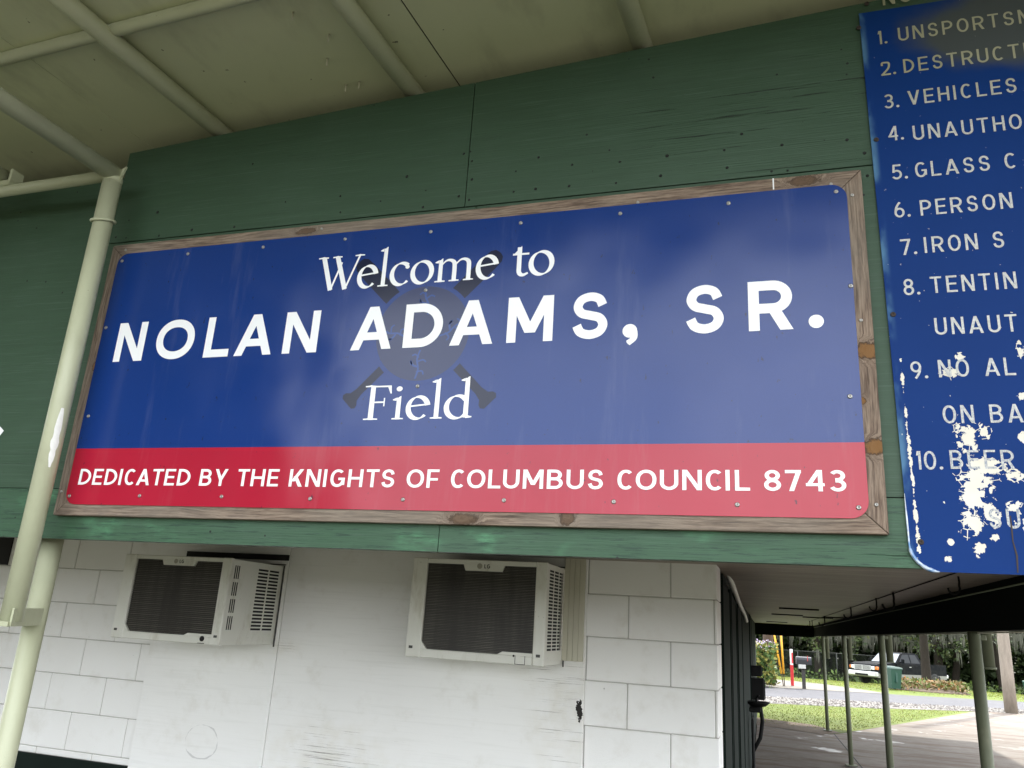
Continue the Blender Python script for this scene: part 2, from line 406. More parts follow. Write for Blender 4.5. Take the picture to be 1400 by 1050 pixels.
def white_wall(name, kind):
    n = NT(name, .62, .35); P = n.pos()
    base = n.mix(n.noise(1.7, P, 4), (.76, .755, .735), (.84, .84, .83))
    base = n.mix(n.m('MULTIPLY', n.mr(n.noise(6, P, 6, .65, w=3), .52, .75), .3), base, (.55, .52, .45))
    if kind == 'ply':
        pts = [(A(770, 960, 4).x, A(770, 960, 4).z, .24, .5), (A(450, 1030, 4).x, A(450, 1030, 4).z, .5, .22), (A(390, 885, 4).x, A(390, 885, 4).z, .14, .06), (A(760, 915, 4).x, A(760, 915, 4).z, .26, .14)]
        b = n.blobs(pts)
        cr_ = n.noise(30, P, 6, .75, (.07, 1, 5), 2.1)
        ck = n.mr(n.m('ADD', cr_, n.m('MULTIPLY', n.mr(b, -.5, .9), .145)), .70, .77)
        gr = n.noise(20, P, 5, .6, (.12, 1, 3), 6)
        base = n.mix(n.m('MULTIPLY', n.mr(gr, .5, .7), .18), base, (.60, .60, .57))
        dm = n.m('MULTIPLY', n.mr(b, -.1, .7), n.mr(n.noise(9, P, 4), .35, .7))
        base = n.mix(n.m('MULTIPLY', dm, .25), base, (.58, .53, .40))
        base = n.mix(n.m('MULTIPLY', ck, .85), base, (.17, .15, .125))
        q = A(791, 972, 4)
        hole = n.m('GREATER_THAN', n.m('ADD', n.blobs([(q.x + .004, q.z, .035, .10)]), n.m('MULTIPLY', n.noise(28, P, 4, .7), 1.2)), 1.18)
        base = n.mix(hole, base, (.012, .010, .008))
        # pencilled ring and strokes
        r = A(276, 1014, 4); dd = n.vm('MULTIPLY', n.vm('SUBTRACT', P, (r.x, 0, r.z)), (1 / .125, 0, 1 / .10))
        ln = n.new('VectorMath'); ln.operation = 'LENGTH'; n.link(dd, ln.inputs[0])
        ring = n.m('LESS_THAN', n.m('ABSOLUTE', n.m('SUBTRACT', n.m('ADD', ln.outputs['Value'], n.m('MULTIPLY', n.noise(8, P, 3), .3)), 1.0)), n.mr(n.noise(11, P, 3, w=2), .4, .7, .0, .05))
        base = n.mix(n.m('MULTIPLY', ring, .55), base, (.42, .42, .42))
        n.bump(gr, .25, .004); n.bump(n.m('SUBTRACT', 1.0, ck), .5, .003)
    else:
        n.bump(n.noise(160, P, 4, .6), .35, .003)
        dk = n.mr(n.noise(26, P, 3, .5, w=4), .76, .78)
        base = n.mix(n.m('MULTIPLY', dk, .6), base, (.18, .17, .15))
    n.col(base); n.bump(n.noise(14, P, 4), .12, .006)
    return n.mat
WALL_W = white_wall('white_block_paint', 'block')
PLY_W = white_wall('white_plywood_paint', 'ply')
MORTAR = simple('grey_mortar_paint', (.42, .41, .38), .8)
TAN = simple('tan_trim_paint', (.52, .50, .40), .6, var=.08)
BLACK = simple('black_opening', (.006, .006, .006), .8)
n = NT('off_white_metal', .42); q_ = n.mix(n.noise(5, n.pos(), 4), (.64, .64, .58), (.72, .72, .67))
q_ = n.mix(n.m('MULTIPLY', n.mr(n.noise(11, n.pos(), 5, .7, (1, 1, .3), 2), .52, .72), .45), q_, (.38, .35, .26))
n.col(n.mix(n.m('MULTIPLY', n.mr(n.noise(90, n.pos(), 3, .6), .68, .74), .5), q_, (.2, .17, .12))); AC_WHITE = n.mat
AC_DARK = simple('dark_coil', (.016, .013, .010), .5, var=.4, scale=14)
n = NT('grimy_fins', .5); n.col(n.mix(n.mr(n.noise(9, n.pos(), 3, .6, (1, 1, .12)), .35, .65), (.030, .025, .020), (.13, .12, .098))); AC_FIN = n.mat
AC_GREY = simple('grey_logo_print', (.05, .05, .045), .5)
STEEL = simple('screw_steel', (.35, .34, .32), .35, .9, var=.2)
RUST = simple('rusty_bolt', (.03, .02, .016), .7)
DARKMETAL = simple('dark_metal', (.007, .007, .007), .7, spec=.2)
def soffit_mat():
    n = NT('grimy_soffit', .45, .4); P = n.pos()
    g = n.noise(5, P, 6, .65, (.35, 3.0, 1)); g2 = n.noise(1.5, P, 4, .6, w=3)
    c = n.ramp(g, [(.3, (.17, .137, .105)), (.5, (.26, .222, .18)), (.7, (.36, .315, .26))])
    c = n.mix(n.mr(g2, .4, .7, 0, .6), c, (.20, .16, .125))
    n.col(c); n.bump(g, .12, .004); return n.mat
SOFFIT = soffit_mat()

def ground_mat(name, stops, scale, bump=.4, extra=None):
    n = NT(name, .9, .2); P = n.pos()
    a = n.noise(scale, P, 6, .65); b = n.noise(scale * .12, P, 4, .6, w=3)
    c = n.ramp(n.m('ADD', n.m('MULTIPLY', a, .6), n.m('MULTIPLY', b, .4)), stops)
    if extra: c = extra(n, c)
    n.col(c); n.bump(a, bump, .02); return n.mat
GRASS_G = ground_mat('lawn_soil', [(.3, (.055, .085, .012)), (.5, (.095, .128, .018)), (.7, (.145, .165, .032))], 7)
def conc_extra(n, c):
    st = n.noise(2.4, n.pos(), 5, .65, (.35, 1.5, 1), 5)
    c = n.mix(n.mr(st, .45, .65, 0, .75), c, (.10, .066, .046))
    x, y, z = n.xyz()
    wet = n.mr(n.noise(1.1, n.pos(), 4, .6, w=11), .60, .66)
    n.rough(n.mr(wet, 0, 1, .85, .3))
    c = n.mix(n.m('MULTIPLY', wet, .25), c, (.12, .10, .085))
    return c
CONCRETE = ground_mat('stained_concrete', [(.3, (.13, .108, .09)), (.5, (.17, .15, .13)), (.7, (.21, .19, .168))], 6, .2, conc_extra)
ROAD = ground_mat('grey_asphalt', [(.3, (.065, .065, .07)), (.5, (.088, .088, .097)), (.7, (.12, .12, .125))], 14, .3)
GRAVEL_G = ground_mat('pale_gravel_bed', [(.35, (.08, .07, .06)), (.5, (.15, .138, .125)), (.65, (.25, .24, .225))], 22, .6)
DRIVE = ground_mat('pale_driveway', [(.3, (.13, .118, .10)), (.6, (.185, .172, .15))], 5, .3)
SOIL = ground_mat('bare_soil', [(.3, (.07, .05, .035)), (.6, (.15, .115, .085))], 9, .5)

# ------------------------------------------------------------------ lettering
def arcpts(cx, cy, rx, ry, a0, a1, n=28, pw=1.0):
    out = []
    for i in range(n + 1):
        a = rad(a0 + (a1 - a0) * i / n); ca, sa = cos(a), sin(a)
        out.append((cx + rx * math.copysign(abs(ca) ** pw, ca), cy + ry * math.copysign(abs(sa) ** pw, sa)))
    return out
def spline(P, n=8):
    P = [P[0]] + list(P) + [P[-1]]; out = []
    for i in range(1, len(P) - 2):
        for k in range(n):
            t = k / n; a, b, c, d = P[i - 1], P[i], P[i + 1], P[i + 2]
            out.append(tuple(.5 * ((2 * b[j]) + (-a[j] + c[j]) * t + (2 * a[j] - 5 * b[j] + 4 * c[j] - d[j]) * t * t + (-a[j] + 3 * b[j] - 3 * c[j] + d[j]) * t ** 3) for j in (0, 1)))
    return out + [P[-2]]
def strip(pts, w, closed=False):             # quads of a stroke; w a number, list or function of the direction
    n = len(pts); L = []; R = []
    for i in range(n):
        a = pts[(i - 1) % n if closed else max(i - 1, 0)]; b = pts[(i + 1) % n if closed else min(i + 1, n - 1)]
        dx, dy = b[0] - a[0], b[1] - a[1]; l = hypot(dx, dy) or 1
        ww = (w(atan2(dy, dx), i / (n - 1)) if callable(w) else (w[i] if isinstance(w, list) else w)) / 2
        L.append((pts[i][0] - dy / l * ww, pts[i][1] + dx / l * ww)); R.append((pts[i][0] + dy / l * ww, pts[i][1] - dx / l * ww))
    m_ = n if closed else n - 1
    return [(L[i], R[i], R[(i + 1) % n], L[(i + 1) % n]) for i in range(m_)]
def rect(x0, y0, x1, y1): return [((x0, y0), (x1, y0), (x1, y1), (x0, y1))]
def para(xb, yb, xt, yt, w): return [((xb, yb), (xb + w, yb), (xt + w, yt), (xt, yt))]
def disc(cx, cy, r, n=24): return [tuple((cx + r * cos(2 * pi * i / n), cy + r * sin(2 * pi * i / n)) for i in range(n))]

def sans(ch, s, w):
    """layers (lists of quads) of a sans capital of height 1 and width w, stroke s"""
    h = s / 2; m_ = .5; d = s * 1.12
    if w is None: w = SANS_W.get(ch, .62)
    E = lambda a0, a1, n=40, pw=.92: strip(arcpts(w / 2, .5, w / 2 - h, .5 - h, a0, a1, n, pw), s)
    if ch == 'A': return [para(0, 0, w / 2 - d / 2, 1, d), para(w - d, 0, w / 2 - d / 2, 1, d), rect(w * .2, .22, w * .8, .22 + s * .92)]
    if ch in 'BPR':
        rb = .5 if ch == 'B' else .47; y1 = 1 - h; ym = 1 - 2 * (.5 - rb / 2) if 0 else .5
        up = w * (.93 if ch == 'B' else 1.0)
        ymid = .52 if ch == 'B' else .44
        def bowl(y0, y1_, ww):
            r = (y1_ - y0) / 2; xs = max(s, ww - h - r * 1.05)
            return strip([(s * .5, y1_)] + arcpts(xs, y0 + r, ww - h - xs, r, 90, -90, 20) + [(s * .5, y0)], s)
        L = [rect(0, 0, s, 1), bowl(ymid if ch == 'B' else ymid, 1 - h, up)]
        if ch == 'B': L.append(bowl(h, ymid, w))
        if ch == 'R': L.append(para(w - d * 1.06, 0, w * .42, ymid, d * 1.06))
        return L
    if ch == 'C': return [strip(arcpts(w / 2, .5, w / 2 - h, .5 - h, 48, 312, 40, .92), s)]
    if ch == 'D':
        r = .5 - h; xs = max(s, w - h - r * 1.02)
        return [rect(0, 0, s, 1), strip([(s * .5, 1 - h)] + arcpts(xs, .5, w - h - xs, r, 90, -90, 30) + [(s * .5, h)], s)]
    if ch == 'E': return [rect(0, 0, s, 1), rect(s, 0, w, s * .94), rect(s, .5 - s * .4, w * .92, .5 + s * .5), rect(s, 1 - s * .94, w, 1)]
    if ch == 'F': return [rect(0, 0, s, 1), rect(s, .46 - s * .45, w * .92, .46 + s * .45), rect(s, 1 - s * .94, w, 1)]
    if ch == 'G': return [strip(arcpts(w / 2, .5, w / 2 - h, .5 - h, 48, 350, 44, .92), s), rect(w * .55, .42 - s * .2, w - s * .02, .42 + s * .7), rect(w - s, .12, w - s * .02, .42)]
    if ch == 'H': return [rect(0, 0, s, 1), rect(w - s, 0, w, 1), rect(s, .5 - h * .95, w - s, .5 + h * .95)]
    if ch == 'I': return [rect(0, 0, s, 1)]
    if ch == 'K': return [rect(0, 0, s, 1), para(s * .6, .30, w - d * 1.15, 1, d * 1.15), para(w - d * 1.2, 0, w * .30, .58, d * 1.15)]
    if ch == 'L': return [rect(0, 0, s, 1), rect(s, 0, w, s * .96)]
    if ch == 'M': return [rect(0, 0, s, 1), rect(w - s, 0, w, 1), para(w / 2 - s * .55, .20, 0, 1, s * 1.15), para(w / 2 - s * .55, .20, w - s * 1.15, 1, s * 1.15)]
    if ch == 'N': return [rect(0, 0, s, 1), rect(w - s, 0, w, 1), para(w - s * 1.2, 0, 0, 1, s * 1.2)]
    if ch in 'O0': return [strip(arcpts(w / 2, .5, w / 2 - h, .5 - h, 0, 360, 60, .94)[:-1], s, True)]
    if ch == 'S' or ch == '$':
        P = [(.93, .76), (.80, .935), (.5, 1), (.19, .925), (.07, .74), (.20, .575), (.5, .505), (.82, .43), (.95, .25), (.82, .07), (.5, 0), (.18, .07), (.04, .25)]
        return [strip(spline([(h + p[0] * (w - s), h + p[1] * (1 - s)) for p in P]), s)]
    if ch == 'T': return [rect(w / 2 - h, 0, w / 2 + h, 1 - s * .94), rect(0, 1 - s * .94, w, 1)]
    if ch == 'U': return [strip([(h, 1)] + arcpts(w / 2, w / 2, w / 2 - h, w / 2 - h, 180, 360, 24) + [(w - h, 1)], s)]
    if ch == 'V': return [para(w / 2 - d / 2, 0, 0, 1, d), para(w / 2 - d / 2, 0, w - d, 1, d)]
    if ch == 'Y': return [rect(w / 2 - h, 0, w / 2 + h, .42), para(w / 2 - d / 2, .36, 0, 1, d), para(w / 2 - d / 2, .36, w - d, 1, d)]
    if ch == 'Z': return [rect(0, 0, w, s), rect(0, 1 - s, w, 1), para(0, s * .5, w - d * 1.3, 1 - s * .5, d * 1.3)]
    if ch == '1': return [rect(w - s, 0, w, 1), para(0, .76, w - s * 1.4, 1, s * 1.1)] if w > s * 1.2 else [rect(0, 0, s, 1)]
    if ch == '2': return [strip(spline([(h + .02, .72), (w * .18, .92), (w / 2, 1 - h), (w - h * 1.6, .9), (w - h, .72), (w * .74, .46), (h * 1.2, s * .6)]), s), rect(0, 0, w, s)]
    if ch == '3': return [strip(arcpts(w / 2, .735, w * .46 - h, .265 - h, 150, -90, 30) + [(w * .38, .47 + h)], s), strip([(w * .38, .57 - h)] + arcpts(w / 2, .285, w / 2 - h, .285 - h, 90, -155, 34), s)]
    if ch == '4': return [rect(w * .66, 0, w * .66 + s, 1), rect(0, .24, w, .24 + s * .9), para(0, .24 + s * .3, w * .66 - s * .25, 1, s * 1.15)]
    if ch == '5': return [rect(w * .14, 1 - s, w * .93, 1), para(w * .06, .46, w * .14, 1, s), strip(arcpts(w * .47, .32, w * .53 - h, .32 - h, 140, -150, 34), s)]
    if ch in '69':
        L = [strip(arcpts(w / 2, .32, w / 2 - h, .32 - h, 0, 360, 40)[:-1], s, True), strip(spline([(h, .34), (w * .2, .62), (w * .42, .86), (w * .60, 1 - h * .3)]), s)]
        return L if ch == '6' else [[tuple((w - p[0], 1 - p[1]) for p in q) for q in l] for l in L]
    if ch == '7': return [rect(0, 1 - s, w, 1), para(w * .22, 0, w - d, 1 - s * .5, d)]
    if ch == '8': return [strip(arcpts(w / 2, .735, w / 2 * .9 - h, .265 - h, 0, 360, 36)[:-1], s, True), strip(arcpts(w / 2, .285, w / 2 - h, .285 - h, 0, 360, 36)[:-1], s, True)]
    if ch == '.': return [disc(w / 2, w / 2, w / 2)]
    if ch == ',': return [disc(w / 2, .13, w / 2), strip(spline([(w * .82, .13), (w * .80, -.02), (w * .35, -.13)]), [w * .4] * 8 + [w * .4] * 8 + [w * .16])]
    return []
SANS_W = dict(A=.76, B=.66, C=.74, D=.72, E=.58, F=.55, G=.78, H=.72, I=.19, K=.70, L=.54, M=.86, N=.73, O=.80, P=.64, R=.68, S=.65, T=.62, U=.70, V=.72, Y=.70, Z=.6)

def nib(t, T, phi=18):
    ph = rad(phi)
    return lambda a, u: t + (T - t) * abs(sin(a - ph))
def serif_glyph(ch):
    """old-style roman, x-height .66 of the cap height, as brushed layers"""
    t, T = .028, .118; X = .64; B = nib(t, T)
    def foot(x, wd=.20, y=0, w2=None): return strip([(x - wd / 2, y + .018), (x - wd * .2, y + .024), (x, y + .03), (x + wd * .2, y + .024), (x + wd / 2, y + .018)], [.034, .04, .055, .04, .034])
    def stem(x, y0, y1, w=.108): return [((x - w / 2, y0), (x + w / 2, y0), (x + w / 2 * .92, y1), (x - w / 2 * .92, y1))]
    def flag(x, y): return [((x - .055, y), (x - .055, y - .09), (x - .14, y - .075), (x - .145, y - .05)), ((x - .055, y - .05), (x + .05, y - .05), (x + .05, y + .045), (x + .02, y + .035))]
    if ch == 'o': return [strip(arcpts(.30, X / 2, .245, X / 2 - .012, 0, 360, 48)[:-1], nib(.03, .125, 24), True)], .62
    if ch == 'e': return [strip(arcpts(.29, X / 2, .225, X / 2 - .012, 12, 318, 44), nib(.03, .125, 26)), strip([(.09, .36), (.30, .385), (.515, .41)], .045)], .56
    if ch == 'c': return [strip(arcpts(.30, X / 2, .24, X / 2 - .012, 48, 318, 40), nib(.03, .125, 26)), disc(.455, .51, .055)], .55
    if ch == 'l': return [stem(.16, 0, 1.10), flag(.16, 1.10), foot(.16, .27)], .32
    if ch == 'i': return [stem(.16, 0, .62), flag(.16, .62), foot(.16, .27), disc(.15, .87, .072)], .33
    if ch == 'd': return [strip(arcpts(.30, X / 2 - .005, .24, X / 2 - .01, 40, 320, 40), nib(.03, .125, 24)), stem(.50, .02, 1.12), flag(.50, 1.12), [((.5, 0), (.64, .02), (.64, .05), (.5, .09))]], .66
    if ch == 't': return [strip(spline([(.20, .80), (.20, .3), (.21, .10), (.30, .03), (.42, .08)]), lambda a, u: .108 if u < .6 else .108 - (u - .6) * .17), strip([(.04, .605), (.43, .605)], .052), [((.06, .605), (.25, .605), (.25, .83))]], .43
    if ch == 'm':
        L = [stem(.15, 0, .62), flag(.15, .62), foot(.15, .26)]
        for k in (0, 1):
            x0 = .17 + .36 * k
            L += [strip(spline([(x0, .47), (x0 + .11, .585), (x0 + .22, .60), (x0 + .315, .53), (x0 + .335, .36), (x0 + .335, .0)]), lambda a, u: .04 + .068 * min(1, max(0, (u - .15) * 2.2))), foot(x0 + .335, .25)]
        return L, 1.03
    if ch == 'W':
        return [strip([(.12, .97), (.40, .0)], .125), strip([(.40, .0), (.64, .80)], .05), strip([(.50, .97), (.80, .0)], .125), strip([(.80, .0), (1.12, .97)], .05), foot(.11, .28, .945), foot(.50, .26, .945), foot(1.12, .26, .945)], 1.10
    if ch == 'F':
        return [stem(.22, 0, .97, .125), foot(.22, .34), foot(.16, .26, .945), strip([(.2, .955), (.64, .955)], .045), [((.56, .975), (.655, .975), (.675, .74), (.645, .74))], strip([(.25, .50), (.52, .50)], .045), [((.50, .62), (.53, .62), (.53, .38), (.50, .38))]], .70
    return [], .3

def lay(mb, layers, fx, fz, y, step=.00012):
    """map glyph layers to the sign plane: fx, fz functions of the glyph's own (x, y)"""
    for k, L in enumerate(layers):
        for q in L: mb.face([(fx(p[0]), y - k * step, fz(p[1])) for p in q])

# ------------------------------------------------------------------ concession building
D = 2.07
bld = thing('concession_building', 'white block concession stand with green plywood fascia above a walkway', 'building', (-2.0, 4.02, 0))
zr = lambda r, y=K: H + r * y
top_z = lambda x, y: H + 1.786 + .0595 * x + .02 * (D - y)
ceil_z = lambda x, y: top_z(x, y) + .085
def ply_panel(x0, x1, z0, z1a, z1b, mat, y0=K, y1=K + .016):
    b = MB(); V = [(x0, y0, z0), (x1, y0, z0), (x1, y1, z0), (x0, y1, z0), (x0, y0, z1a), (x1, y0, z1b), (x1, y1, z1b), (x0, y1, z1a)]
    b.hexa(V); return b.build('fascia_panel', mat, bld)
XE = 1.42
xs = -.4185 * K; xl = -1.094 * K
zs = zr(.6025)
ply_panel(xl, xs - .0015, zs + .002, top_z(xl, K), top_z(xs, K), GREEN)
ply_panel(xs + .0015, XE, zs + .002, top_z(xs, K), top_z(XE, K), GREEN)
ply_panel(-6.0, xl + .012, zs + .002, zr(.742), zr(.742), GREEN, K + .019, K + .033)
xs2 = -.4145 * K
ply_panel(-6.0, xs2 + .03, zr(.1645), zs - .002, zs - .002, GREEN, K, K + .014)
ply_panel(xs2 + .033, XE, zr(.1645), zs - .002, zs - .002, GREEN, K, K + .014)
ply_panel(-6.0, xs2 - .001, zr(.0845), zr(.163), zr(.163), GREEN_BOARD, K - .004, K + .03)
ply_panel(xs2 + .001, XE, zr(.0845), zr(.163), zr(.163), GREEN_BOARD, K - .003, K + .03)
b = MB(); b.box((-6, K + .036, zr(.10)), (XE, K + .05, zr(.735))); b.box((xl + .02, K + .036, zr(.735)), (XE, K + .05, H + 1.60)); b.box((-6.5, 2.86, 1.98), (5.2, 2.9, 3.95)); b.build('light_block_boards', BLACK, bld)  # unseen black boards added to stop light leaking through seams and ceiling gap
# white tail of lettering on the far-left panel
b = MB()
for q in strip([tuple((A(-40, 640, K - .001).x, A(-40, 640, K - .001).z)), tuple((A(3, 586, K - .001).x, A(3, 586, K - .001).z))], .028): b.face([(p[0], K - .002, p[1]) for p in q])
b.build('lettering', WHITE_VINYL, bld)
# nail heads and holes of the fascia
b = MB()
nails = [(157, 246), (345, 224), (465, 268), (465, 290), (520, 275), (582, 260), (578, 283), (390, 276), (556, 241), (627, 268), (641, 273), (645, 245), (643, 207), (634, 210), (645, 220), (736, 215), (847, 221), (848, 221), (778, 254), (782, 225), (842, 250), (912, 213), (990, 205), (903, 240), (994, 229), (1014, 183), (1069, 198), (1077, 233), (702, 262), (732, 258), (1158, 191), (1182, 209), (1186, 240), (215, 290), (158, 324), (176, 301), (262, 314), (320, 310), (217, 322), (172, 325), (705, 234), (1055, 234), (600, 300)]
for (px, py) in nails:
    p = A(px, py, K - .001); r = random.uniform(.0028, .0048)
    b.lathe([(r * random.uniform(.9, 1.4), 0), (r * .5, -.0012)], (p.x, K - .0002, p.z), 8, axis='Y')
b.build('nail_heads', simple('black_nails', (.007, .008, .007), .8), bld)

# white wall of painted block
WY = 4.02; BWD, BHT = .4064, .2032
wall = MB()
x_r = -.211; z_ref = A(800, 929.8, WY).z; x_ref = A(858, 935, WY).x
base_z = A(100, 1037, WY).z
def blocks(x0, x1, z0, z1):
    i0 = int(math.floor((z0 - z_ref) / BHT)) - 1
    for i in range(i0, i0 + int((z1 - z0) / BHT) + 4):
        za, zb = z_ref + i * BHT, z_ref + (i + 1) * BHT
        a_, c_ = max(za, z0), min(zb, z1)
        if c_ - a_ < .01: continue
        off = x_ref + (BWD / 2 if i % 2 == 0 else 0)
        j = math.floor((x0 - off) / BWD)
        while off + j * BWD < x1:
            xa, xb = max(off + j * BWD, x0), min(off + (j + 1) * BWD, x1)
            if xb - xa > .012:
                dy = random.uniform(-.0012, .0012)
                wall.box((xa + .0022, WY - .004 + dy, a_ + .0022), (xb - .0022, WY + .10, c_ - .0022), 0, .0035)
            j += 1
blocks(-6.0, x_r, base_z - .0, 2.05)
wall.box((-6.0, WY + .0015, 0), (x_r - .004, WY + .16, 2.04), 1)
wall.build('block_wall', [WALL_W, MORTAR], bld)
b = MB(); b.box((-6.0, WY - .012, 0), (x_r + .004, WY + .05, base_z), 0, .004); b.build('base_course', GREEN_DARK, bld)
# rear and side shell of the building
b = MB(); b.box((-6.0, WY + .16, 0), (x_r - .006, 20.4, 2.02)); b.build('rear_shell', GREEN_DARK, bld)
b = MB()
for k in range(10):
    z0 = z_ref + (k - 6) * BHT
    if z0 < 0: continue
    if z0 > 1.95: break
    L_ = .2 if k % 2 else .4
    b.box((x_r - .06, WY + .105, z0 + .002), (x_r - .0005, WY + .30, min(z0 + BHT, 2.0) - .002), 0, .0035)
b.build('corner_return', WALL_W, bld)
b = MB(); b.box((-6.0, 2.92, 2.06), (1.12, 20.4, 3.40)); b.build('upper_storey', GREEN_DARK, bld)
# dark doors along the side passage
for k, (ya, yb) in enumerate(((4.45, 5.35), (5.6, 6.5), (6.9, 8.1), (12.4, 13.6))):
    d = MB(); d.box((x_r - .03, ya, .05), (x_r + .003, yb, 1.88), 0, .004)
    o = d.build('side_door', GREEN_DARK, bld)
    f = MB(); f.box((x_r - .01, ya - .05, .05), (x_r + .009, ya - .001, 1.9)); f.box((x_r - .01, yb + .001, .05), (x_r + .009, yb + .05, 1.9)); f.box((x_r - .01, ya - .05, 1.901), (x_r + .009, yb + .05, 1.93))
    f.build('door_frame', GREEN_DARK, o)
# drooping white conduit under the soffit
b = MB(); P_ = [AX(987, 768, x_r + .02), AX(992, 776, x_r + .02), AX(999, 793, x_r + .02), AX(1006, 812, x_r + .02), AX(1012, 828, x_r + .02)]
P_ += [Vector((x_r + .02, 8.6, P_[-1].z - .03)), Vector((x_r + .02, 9.6, P_[-1].z - .08))]
b.tube(P_, .017, 10); b.build('conduit', AC_WHITE, bld)

# plywood sheets over the old windows
px0, px1 = A(206, 880, 3.998).x, A(800, 900, 3.998).x
seam = A(381, 880, 3.998).x
for (xa, xb, yy) in ((px0, seam - .001, 3.992), (seam + .001, px1, 3.996)):
    b = MB(); b.box((xa, yy, .25), (xb, WY - .008, 1.975), 0, .002); b.build('plywood_sheet', PLY_W, bld)
b = MB(); b.box((px0 - .0035, 3.9995, .72), (px0 - .0002, 4.018, 1.97)); b.build('edge_shadow_strip', MORTAR, bld)  # dark strip standing in for the slight shadow along the sheet's left edge
q0, q1 = A(773, 772, 3.985), A(797, 905, 3.985)
b = MB()
for k in range(4):
    w_ = (q1.x - q0.x) / 4
    b.box((q0.x + k * w_ + .0005, 3.978, q1.z), (q0.x + (k + 1) * w_ - .0005, 3.99, 1.95), 0, .0012)
b.build('trim_board', TAN, bld)
# dark window at the far left
q0 = A(11, 768, WY - .01)
b = MB(); b.box((-5.6, WY - .014, q0.z - .02), (q0.x, WY - .003, 1.99)); b.build('window', BLACK, bld)

# soffit over the walkway and the side passage
def sof_z(x): return H + .322 + max(0, -x - .3) * .006
b = MB()
for (xa, xb, ya, yb) in ((-6.0, -.75, K + .052, 4.2), (-.748, 1.06, K + .052, 4.3), (-.748, 1.06, 4.302, 9.0), (-.748, 1.06, 9.002, 14.0), (-.748, 1.06, 14.002, 20.0)):
    V = [(xa, ya, sof_z(xa)), (xb, ya, sof_z(xb)), (xb, yb, sof_z(xb)), (xa, yb, sof_z(xa))]
    b.hexa(V + [(p[0], p[1], p[2] + .02) for p in V])
b.build('soffit', SOFFIT, bld)
# vent slots of the soffit (far end)
b = MB()
for (px, py, w_) in ((1092, 832, .20), (1076, 840, .2), (1147, 844, .2), (1118, 844, .2), (1062, 850, .2)):
    d = ray(px, py); d = d * ((sof_z(0) - H) / d.z); b.box((d.x - w_, d.y - .06, sof_z(0) - .012), (d.x + w_, d.y + .06, sof_z(0) - .001))
b.build('vent_slots', BLACK, bld)
# beams
b = MB(); b.box((1.062, 2.25, H + .10), (1.12, 20.2, H + .34)); b.build('side_beam', BEAM, bld)
b = MB(); b.tube([(1.05, 2.2, H + .285), (1.05, 20, H + .282)], .004, 8); b.build('beam_trim', SAGE_POST, bld)
b = MB(); b.tube([(1.10, 2.4, H + .093), (1.10, 20, H + .093)], .004, 8); b.build('drip_edge', TAN, bld)
b = MB(); b.box((x_r - .02, 20.02, H + .07), (1.06, 20.12, H + .34)); b.build('rear_beam', BEAM, bld)
# posts of the side passage
for y_ in (5.05, 8.83, 12.86, 17.4):
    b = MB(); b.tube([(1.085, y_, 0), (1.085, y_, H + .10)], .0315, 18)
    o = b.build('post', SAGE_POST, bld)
    b = MB(); b.box((1.085 - .075, y_ - .075, .004), (1.085 + .075, y_ + .075, .016), 0, .003)
    b.build('base_plate', SAGE_POST, o)
# lower post at the front corner of the walkway
lp_y = 2.20
pa, pb = A(56, 800, lp_y), A(28, 950, lp_y)
lpx = (pa.x + pb.x) / 2
b = MB(); b.tube([(lpx, lp_y, 0), (lpx, lp_y, zr(.12))], .0345, 22); b.build('post', SAGE, bld)

# ------------------------------------------------------------------ canopy
can = thing('canopy', 'sage green painted canopy on pipe rafters over the sign', 'canopy', (0, 1.3, 3.4))
SH = .09
def cxy(x0, y): return x0 - SH * (D - y)
def ceil_panel(xa, xb, ya, yb, dz=0):
    V = []
    for (x0, y) in ((xa, ya), (xb, ya), (xb, yb), (xa, yb)):
        x = cxy(x0, y); V.append((x, y, ceil_z(x, y) + dz))
    c = MB(); c.hexa(V + [(p[0], p[1], p[2] + .025) for p in V]); return c.build('ceiling_panel', CEIL, can)
cs = A(604, 118, D).x
Y0 = .44
ceil_panel(-6.5, xl - .004, Y0, 2.85)
ceil_panel(xl - .001, cs - .0018, Y0, 2.85)
ceil_panel(cs + .0028, cs + 2.44, Y0, 2.85)
b = MB(); b.hexa([(cxy(cs + .0005 + q, y), y, ceil_z(cxy(cs, y), y) + z) for z in (.0, .026) for q, y in ((-.0012, Y0), (.0015, Y0), (.0015, 2.85), (-.0012, 2.85))]); b.build('seam_gap', BLACK, can)
ceil_panel(cs + 2.443, 5.2, Y0, 2.85)
r_p = .0315
def rafter(x0, y1, zoff=0, r=r_p):
    P_ = []
    for y in (Y0 + .04, y1):
        x = cxy(x0, y); P_.append((x, y, ceil_z(x, y) - r - .004 - zoff))
    c = MB(); c.tube(P_, r, 20); return c.build('rafter', SAGE, can)
for px, py in ((281, 186), (550, 131), (871, 65)): rafter(A(px, py, D).x, 2.8)
rafter(A(871, 65, D).x + .795, 2.8); rafter(A(871, 65, D).x + 1.59, 2.8)
